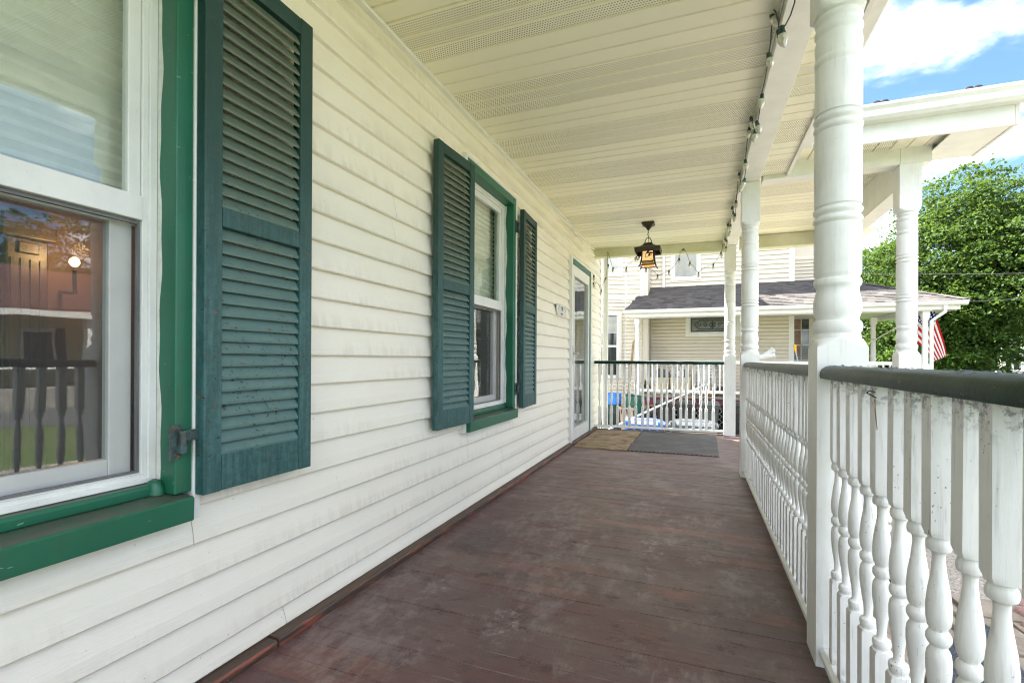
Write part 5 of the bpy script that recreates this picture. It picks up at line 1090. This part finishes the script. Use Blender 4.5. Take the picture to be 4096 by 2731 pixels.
round_bin('blue_drum', 'bright blue plastic drum stacked on the dark green bin', -2.28, 14.1, g0+.717, [(.0,.205),(.012,.218),(.03,.215),(.05,.222),(.07,.215),(.09,.222),(.11,.217),(.25,.222),(.285,.222),(.29,.230),(.315,.230)], Mt['blue'], 'drum')
bb = round_bin('beige_bin', 'beige rectangular rubbish bin with black handles holding the green bucket', -1.80, 13.85, g0, [(.0,.22),(.5,.26),(.52,.26),(.60,.275),(.625,.295),(.67,.295),(.68,.275)], Mt['beige'], 'bin', seg=28)
MB().tube([(-1.98, 13.56, g0+.50), (-1.97, 13.53, g0+.62), (-1.90, 13.52, g0+.68), (-1.83, 13.53, g0+.62), (-1.82, 13.56, g0+.50)], .014, 8).build('handle', Mt['black'], bb, smooth=50)
MB().add([(-1.95, 13.585, g0+.33), (-1.80, 13.575, g0+.31), (-1.79, 13.572, g0+.43), (-1.94, 13.578, g0+.45)], [(0,1,2,3)]).build('sticker', Mt['nwhite'], bb)
gbk = round_bin('green_bucket', 'bottle green bin tilted inside the beige bin', -1.72, 13.85, g0+.30, [(.0,.20),(.02,.205),(.62,.245),(.63,.262),(.66,.262),(.665,.275),(.70,.275)], Mt['bgreen'], 'bin', seg=28)
m = MB(); m.box(-1.93, -1.80, 13.585, 13.61, g0+.80, g0+.92); m.box(-1.78, -1.60, 13.58, 13.61, g0+.76, g0+.92); m.build('grip', Mt['bgreen'], gbk, bevel=.01)
gbk.rotation_euler = (R(3), R(7), 0)

def tote(label, x0, x1, cy_, zt, body, lid, h2=.26, name='tote'):
    cx, hw = (x0+x1)/2, (x1-x0)/2; z0 = gz(cx, cy_)+.02
    b = thing(name, (cx, cy_, z0), label, 'tote')
    m = MB(); m.rbox(cx, cy_, z0+.001, zt-.12, hw*.86, h2*.86, hw*.95, h2, .04, 4); m.build('body', body, b, smooth=40)
    m = MB(); m.rbox(cx, cy_, 0, 0, 0, 0, 0, 0, .07, 4, rings=[(zt-.119, hw, h2*1.06), (zt-.085, hw, h2*1.06), (zt-.075, hw*.93, h2*.98), (zt-.03, hw*.80, h2*.80), (zt-.02, hw*.62, h2*.62), (zt-.005, hw*.60, h2*.60), (zt, hw*.5, h2*.5)]); m.build('lid', lid, b, smooth=35)
    for s_ in (-1, 1): bx('latch', body, b, cx+s_*hw*.80-.05, cx+s_*hw*.80+.05, cy_-h2*1.09, cy_-h2*.70, zt-.075, zt-.015, bevel=.015)
    return b
t_ = tote('periwinkle blue tote with domed lid just beyond the far railing', -1.53, -.66, 11.0, -.375, Mt['blue'], Mt['peri'], .32)
for k in range(5): bx('rib', Mt['navy'], t_, -1.42+.16*k, -1.30+.16*k, 10.665, 10.69, -.95, -.55, bevel=.01)
tote('clear grey tote with moulded lid beside the periwinkle one', -.59, .40, 11.0, -.35, Mt['cleartub'], Mt['cleartub'], .34)
bl_ = thing('toy_ball', (-1.42, 10.75, -.47), 'dark red and tan ball resting on the periwinkle tote lid', 'ball'); m = MB(); m.loft([[(-1.40+.05*math.sin(p)*math.cos(t), 10.72+.05*math.sin(p)*math.sin(t), -.438-.05*math.cos(p)) for t in [2*math.pi*k/12 for k in range(12)]] for p in [.05+3.04*i/8 for i in range(9)]]); m.build('ball', simple('maroon ball', (.12,.03,.025), .5, .6, 30), bl_, smooth=60)
A, B = Vector((-1.915, 11.3, -.687)), Vector((.278, 14.75, .276)); A2 = A+(A-B)*((A.z-gz(A.x, 10.6))/(B.z-A.z))*.97
tag(MB().bar(tuple(A2), tuple(B+(B-A)*.01), .035, .028).build('long_pole', Mt['vinyl']), 'long white pole leaning diagonally against the neighbour railing', 'pole')
tag(MB().hexa([(-2.14, 15.20, -1.08), (-2.05, 15.20, -1.08), (-2.05, 15.24, -1.08), (-2.14, 15.24, -1.08), (-1.925, 15.50, 1.49), (-1.865, 15.50, 1.53), (-1.865, 15.54, 1.53), (-1.925, 15.54, 1.49)]).build('plank', Mt['plank']), 'weathered wooden plank leaning behind the tilted green bin', 'plank')
yt = thing('brush_handle', (2.55, 15.2, DK), 'long handled brush with yellow grip leaning on the neighbour porch', 'brush')
MB().tube([(2.50, 15.23, 1.17), (2.76, 15.23, DK+.001)], .014, 8).build('stick', Mt['pole'], yt, smooth=50); MB().tube([(2.478, 15.23, 1.36), (2.482, 15.23, 1.30), (2.495, 15.23, 1.22), (2.502, 15.23, 1.165)], [.045, .04, .026, .022], 10).build('grip', Mt['yellow'], yt, smooth=50)

# ---- flag on an angled pole
fg = thing('flag', (4.75, 16.6, 1.5), 'stars and stripes flag hanging from an angled pole on the neighbour porch', 'flag')
S_ = 15.9/14.6
def c7(px, py):                                  # table built for the cloth: two axes in the plane of the flag
    return (4.187+(px-1245)*.002708, 1.42-(py-970)*.00326*.93)
bp = Vector((4.66, 16.6, 1.50)); tp = Vector((5.62, 15.6, 2.30))
MB().tube([tuple(bp), tuple(tp)], .014, 8).build('pole', NW, fg, smooth=50); MB().tube([tuple(bp-(tp-bp).normalized()*.06), tuple(bp+(tp-bp).normalized()*.09)], .034, 10).build('bracket', NW, fg, smooth=50)
NU, NV = 26, 20; V = []; F = []; UVs = []
def bez(a, b, c, t): return a*(1-t)**2+b*2*t*(1-t)+c*t*t
for j in range(NV+1):
    v = j/NV                                      # 0 bottom stripe, 1 top stripe
    Q = [Vector(a).lerp(Vector(b), v) for a, b in (((1425, 878), (1650, 695)), ((1550, 975), (1700, 780)), ((1668, 1140), (1752, 1085)))]
    for i in range(NU+1):
        u = i/NU; q = bez(Q[0], Q[1], Q[2], u); x, z = c7(q.x, q.y); k = 15.75/14.6
        V.append((x*k, 15.75+.05*math.sin(u*7+v*5)*u+.02*math.sin(v*9), .92+(z-.92)*k)); UVs.append((u, v))
F = [(j*(NU+1)+i, j*(NU+1)+i+1, (j+1)*(NU+1)+i+1, (j+1)*(NU+1)+i) for j in range(NV) for i in range(NU)]
fc = MB().add(V, F).build('cloth', Mt['flag'], fg, smooth=80)
uvl = fc.data.uv_layers.new(name='UVMap')
for lp in fc.data.loops: uvl.data[lp.index].uv = UVs[lp.vertex_index]

# ================================================================ trees
def leaves(m, c, rr, n, spread, size, up=.5):
    for _ in range(n):
        p = Vector((rr.gauss(0, 1), rr.gauss(0, 1), 0))*spread; p.z = -.35*p.length*p.length/max(spread, .01)*.5+rr.gauss(0, .22)*spread; p += c
        nv = Vector((rr.gauss(0, .8), rr.gauss(0, .8), rr.gauss(.9, .6))).normalized(); t = nv.cross(Vector((rr.gauss(0,1), rr.gauss(0,1), rr.gauss(0,1)))).normalized(); b = nv.cross(t); s_ = size*rr.uniform(.7, 1.3)
        o = len(m.v)
        m.v += [tuple(p-t*s_), tuple(p-b*s_*.75+nv*s_*.12), tuple(p+t*s_*1.1-nv*s_*.25), tuple(p+b*s_*.75+nv*s_*.12)]; m.f.append((o, o+1, o+2)); m.f.append((o, o+2, o+3))
def tree(name, label, base, blobs, nclump, per, spread, size, mat, trunk_h, tr_r, seed, droop=.0):
    rr = random.Random(seed); base = Vector(base); T = thing(name, tuple(base), label, 'tree' if 'tree' in name else 'shrub', None)
    m = MB(); tot = sum(b[3]*b[4]*b[5] for b in blobs)
    for bx_, by, bz, ax, ay, az in blobs:
        c0 = base+Vector((bx_, by, bz)); k = max(3, int(nclump*ax*ay*az/tot))
        for _ in range(k):
            while True:
                d = Vector((rr.uniform(-1, 1), rr.uniform(-1, 1), rr.uniform(-1, 1)))
                if d.length <= 1 and rr.random() < d.length**2.2+.05: break
            f = 1+.16*math.sin(d.x*7+seed)*math.sin(d.y*6)+.12*math.sin(d.z*9+1)
            c = c0+Vector((d.x*ax, d.y*ay, d.z*az))*f; leaves(m, c, rr, per, spread*rr.uniform(.7, 1.3), size)
    m.build('crown', mat, T)
    m = MB(); tt = base+Vector((rr.uniform(-.3, .3), rr.uniform(-.3, .3), trunk_h))
    m.tube([tuple(base-Vector((0,0,.1))), tuple(base.lerp(tt, .5)+Vector((.1, 0, 0))), tuple(tt)], [tr_r*1.3, tr_r, tr_r*.8], 10)
    for bx_, by, bz, ax, ay, az in blobs:
        e = base+Vector((bx_, by, bz)); q = tt.lerp(e, .45)+Vector((0, 0, .12*az)); m.tube([tuple(tt-Vector((0,0,.2))), tuple(q), tuple(e)], [tr_r*.6, tr_r*.4, tr_r*.15], 6)
        for _ in range(4): f_ = q.lerp(e, rr.uniform(.2, 1)); g_ = f_+Vector((rr.uniform(-1,1)*ax, rr.uniform(-1,1)*ay, rr.uniform(-.2,1)*az))*.8; m.tube([tuple(f_), tuple(f_.lerp(g_, .5)+Vector((0,0,.1*az))), tuple(g_)], [tr_r*.2, tr_r*.13, tr_r*.05], 5)
    m.build('trunk', Mt['bark'], T, smooth=60); return T
G = -1.1
tree('maple_tree', 'broad sunlit green maple filling the view right of the porch posts', (12.5, 29, G), [(-2.6, -1, 4.2, 2.6, 2.6, 2.4), (-1.0, 0, 7.2, 3.0, 3.0, 2.4), (-.3, .5, 9.4, 2.2, 2.2, 1.8), (2.2, 0, 7.4, 2.8, 2.8, 2.2), (2.8, -1, 6.2, 2.6, 2.4, 1.8), (-.4, -1.6, 4.9, 2.4, 2.4, 2.2), (-1.6, -1.8, 2.2, 2.0, 1.6, 1.6), (-3.4, .4, 6.2, 1.8, 2, 1.6)], 1500, 64, .42, .072, Mt['maple'], 2.8, .34, 5)
tree('maple_tree', 'darker green maple behind the neighbour porch roof', (8.6, 33, G), [(0, 0, 4.0, 3.0, 2.6, 2.5), (-.6, 0, 6.4, 2.4, 2.4, 2.0), (2.0, .5, 2.6, 2.6, 2.0, 2.2), (-2.2, 0, 2.6, 2.4, 2.0, 2.0)], 700, 40, .42, .098, Mt['maple2'], 2.4, .28, 8)
tree('maple_tree', 'green tree at the far right behind the white sun porch', (24.5, 56, G), [(0, 0, 4.6, 3.6, 3.2, 2.6), (-2.2, 0, 3.2, 2.8, 2.6, 2.2), (1.6, 0, 6.6, 3.2, 3, 2.4), (-1.2, 0, 6.0, 2.6, 2.6, 2.0)], 1300, 24, .30, .105, Mt['maple2'], 2.8, .30, 13)
tree('dark_evergreen_tree', 'dense dark tree mass low behind the maples', (14, 58, G), [(-5, 0, 2.6, 4.2, 2, 3.2), (1, 0, 3.0, 4.4, 2, 3.4), (6.5, 0, 2.6, 4.2, 2, 3.2)], 900, 24, .42, .17, Mt['maple2'], 2.0, .3, 17)
tree('flowering_shrub', 'low yellow-green shrub below the maple by the kerb', (14.6, 30, G), [(0, 0, .7, 1.6, .9, .7), (1.8, .3, .5, 1.2, .8, .5), (-1.8, 0, .6, 1.2, .8, .6)], 260, 22, .14, .06, Mt['hedge'], .4, .05, 19)

# ================================================================ far house with a white sun porch
fh = thing('far_house', (23, 46, G), 'distant white sun porch on a pale stone base at the right edge', 'house')
m = MB(); rs = random.Random(2)
for r_ in range(5):
    x = 20.35
    while x < 26:
        wd = rs.uniform(.35, .7); bx('stone', Mt['fstone'], fh, x+.01, min(x+wd, 26)-.01, 44.98+rs.uniform(-.02, .02), 45.2, G+.01+.26*r_, G+.255+.26*r_); x += wd
bx('stone_wall', Mt['fstone'], fh, 20.33, 26, 45.05, 52, G, G+1.32)
for x in (20.33, 21.35, 22.4, 23.45, 24.5): bx('post', NW, fh, x, x+.2, 45.0, 45.2, .30, 2.5)
for z0, z1 in ((.22, .34), (1.02, 1.12), (2.5, 2.75)): bx('rail', NW, fh, 20.3, 26, 44.97, 45.23, z0, z1)
for k in range(5): bx('mullion', NW, fh, 20.90+1.05*k, 20.98+1.05*k, 45.02, 45.18, .345, 1.015)
bx('screen', Mt['dkglass'], fh, 20.5, 26, 45.24, 45.27, .345, 2.49); bx('roof', Mt['roofdark'], fh, 20.0, 26.2, 44.6, 52, 2.76, 3.0)
m = MB(); m.tube([(20.28, 44.95, 2.6), (20.28, 44.95, .35), (20.15, 44.9, .15), (20.15, 44.9, -1.0)], .06, 8); m.build('downspout', NW, fh, smooth=50)
sr = thing('stair_rail', (21.6, 43.5, G), 'white stair rail with thin balusters below the distant sun porch', 'railing')
for x, y_, zt_ in ((21.15, 43.6, .25), (22.0, 44.6, .75), (21.95, 43.4, .0)): bx('newel', NW, sr, x, x+.13, y_, y_+.13, G, zt_)
MB().bar((21.2, 43.66, .2), (22.05, 44.66, .7), .07, .07).build('handrail', NW, sr); MB().bar((21.2, 43.66, -.85), (22.05, 44.66, -.3), .06, .07).build('handrail', NW, sr)
for k in range(8): t = (k+.5)/8; bx('baluster', NW, sr, 21.2+.85*t-.015, 21.2+.85*t+.015, 43.66+t-.015, 43.66+t+.015, -.83+.55*t, .17+.5*t)
car = thing('parked_car', (18.2, 36.5, G), 'white parked car just showing over the near rail at the right', 'car')
m = MB(); prof = [(-2.1, .30), (-2.15, .60), (-1.95, .82), (-1.0, .92), (-.45, 1.32), (1.0, 1.36), (1.65, .96), (2.1, .90), (2.15, .5), (2.1, .30)]
m.prism([(a+17.9, b+G) for a, b in prof], 'y', 36.0, 37.7); fixn(m.build('body', Mt['car'], car, bevel=.06))
for s_ in (35.99, 37.71): MB().add([(17.55, s_, G+.95), (18.85, s_, G+1.28), (17.6, s_, G+1.26), (19.3, s_, G+1.0)], [(0, 3, 1, 2)]).build('side_window', Mt['dkglass'], car)
for a in (-1.35, 1.35):
    for y_ in (36.0, 37.5): MB().tube([(17.9+a, y_-.02, G+.32), (17.9+a, y_+.22, G+.32)], .32, 18).build('wheel', Mt['tyre'], car, smooth=40)
# overhead service cables
def cable(label, a, b, sag, r_):
    a, b = Vector(a), Vector(b); pts = []
    for k in range(25): t = k/24; q = a.lerp(b, t); q.z -= sag*4*t*(1-t); pts.append(tuple(q))
    return tag(MB().tube(pts, r_, 5).build('overhead_cable', Mt['wire'], smooth=60), label, 'cable', 'overhead cables')
cable('upper overhead cable crossing in front of the maple', (4.5, 24.5, 4.75), (14, 19.5, 3.55), .12, .009); cable('lower overhead cable meeting the neighbour eave corner', (5.98, 15.4, 2.42), (14, 25.5, 3.75), .10, .010)

# ================================================================ across the street (seen reflected in the windows)
oh = thing('opposite_house', (25, 12, -1.1), 'pale yellow house with red roof across the street, mirrored in the near window', 'house')
m = MB(); m.box(23.5, 32, 3, 20, -1.1, 3.4); m.build('wall', Mt['yell'], oh)
MB().prism([(22.9, 3.4), (32.6, 3.4), (28.2, 5.4)], 'y', 2.4, 20.6).build('roof', Mt['redroof'], oh)
m = MB(); m.hexa([(20.4, 3, 2.55), (23.45, 3, 4.0), (23.45, 20, 4.0), (20.4, 20, 2.55), (20.4, 3, 2.7), (23.45, 3, 4.15), (23.45, 20, 4.15), (20.4, 20, 2.7)]); m.build('porch_roof', Mt['redroof'], oh); bx('porch_fascia', NW, oh, 20.3, 20.42, 3, 20, 2.38, 2.62)
for y_ in (3.2, 6.2, 9.2, 12.2, 15.2, 18.2): bx('porch_post', NW, oh, 20.5, 20.72, y_, y_+.22, -.3, 2.4)
bx('porch_deck', Mt['conc'], oh, 20.4, 23.45, 3, 20, -1.1, -.3); bx('porch_rail', NW, oh, 20.55, 20.65, 3.2, 18.3, .45, .55)
for y_ in (5.0, 8.2, 11.4, 14.6, 17.6):
    wn = bx('window', NW, oh, 23.42, 23.5, y_-.1, y_+1.2, .3, 2.1); bx('pane', Mt['dkglass'], wn, 23.40, 23.419, y_+.02, y_+1.08, .42, 1.98)
    bx('shutter', Mt['black'], oh, 23.43, 23.5, y_+1.22, y_+1.6, .3, 2.1)
tree('street_tree', 'tall tree behind the opposite house, mirrored in the near window', (34.5, 19, -1.1), [(0, 0, 8.2, 4.0, 4.0, 3.2), (1.5, 4.2, 7.4, 3.4, 3.4, 2.8), (-.5, -4.4, 7.0, 3.4, 3.4, 2.8)], 600, 22, .30, .12, Mt['maple'], 4.2, .26, 31)

# ================================================================ woods closing the view far off
wr = random.Random(44); m = MB()
for k in range(520):
    a = R(wr.uniform(-62, 64)); d_ = wr.uniform(95, 125); x, y = d_*math.cos(a)*.95+10, d_*math.sin(a)+20
    if math.atan2(x, y) < .12: continue
    leaves(m, Vector((x, y, wr.uniform(-.5, 7.5)*(.75+.25*math.sin(a*9)))), wr, 16, 2.2, .8)
tag(m.build('far_woods', Mt['maple2']), 'far green woods closing the horizon beyond the street', 'woods', kind='stuff')
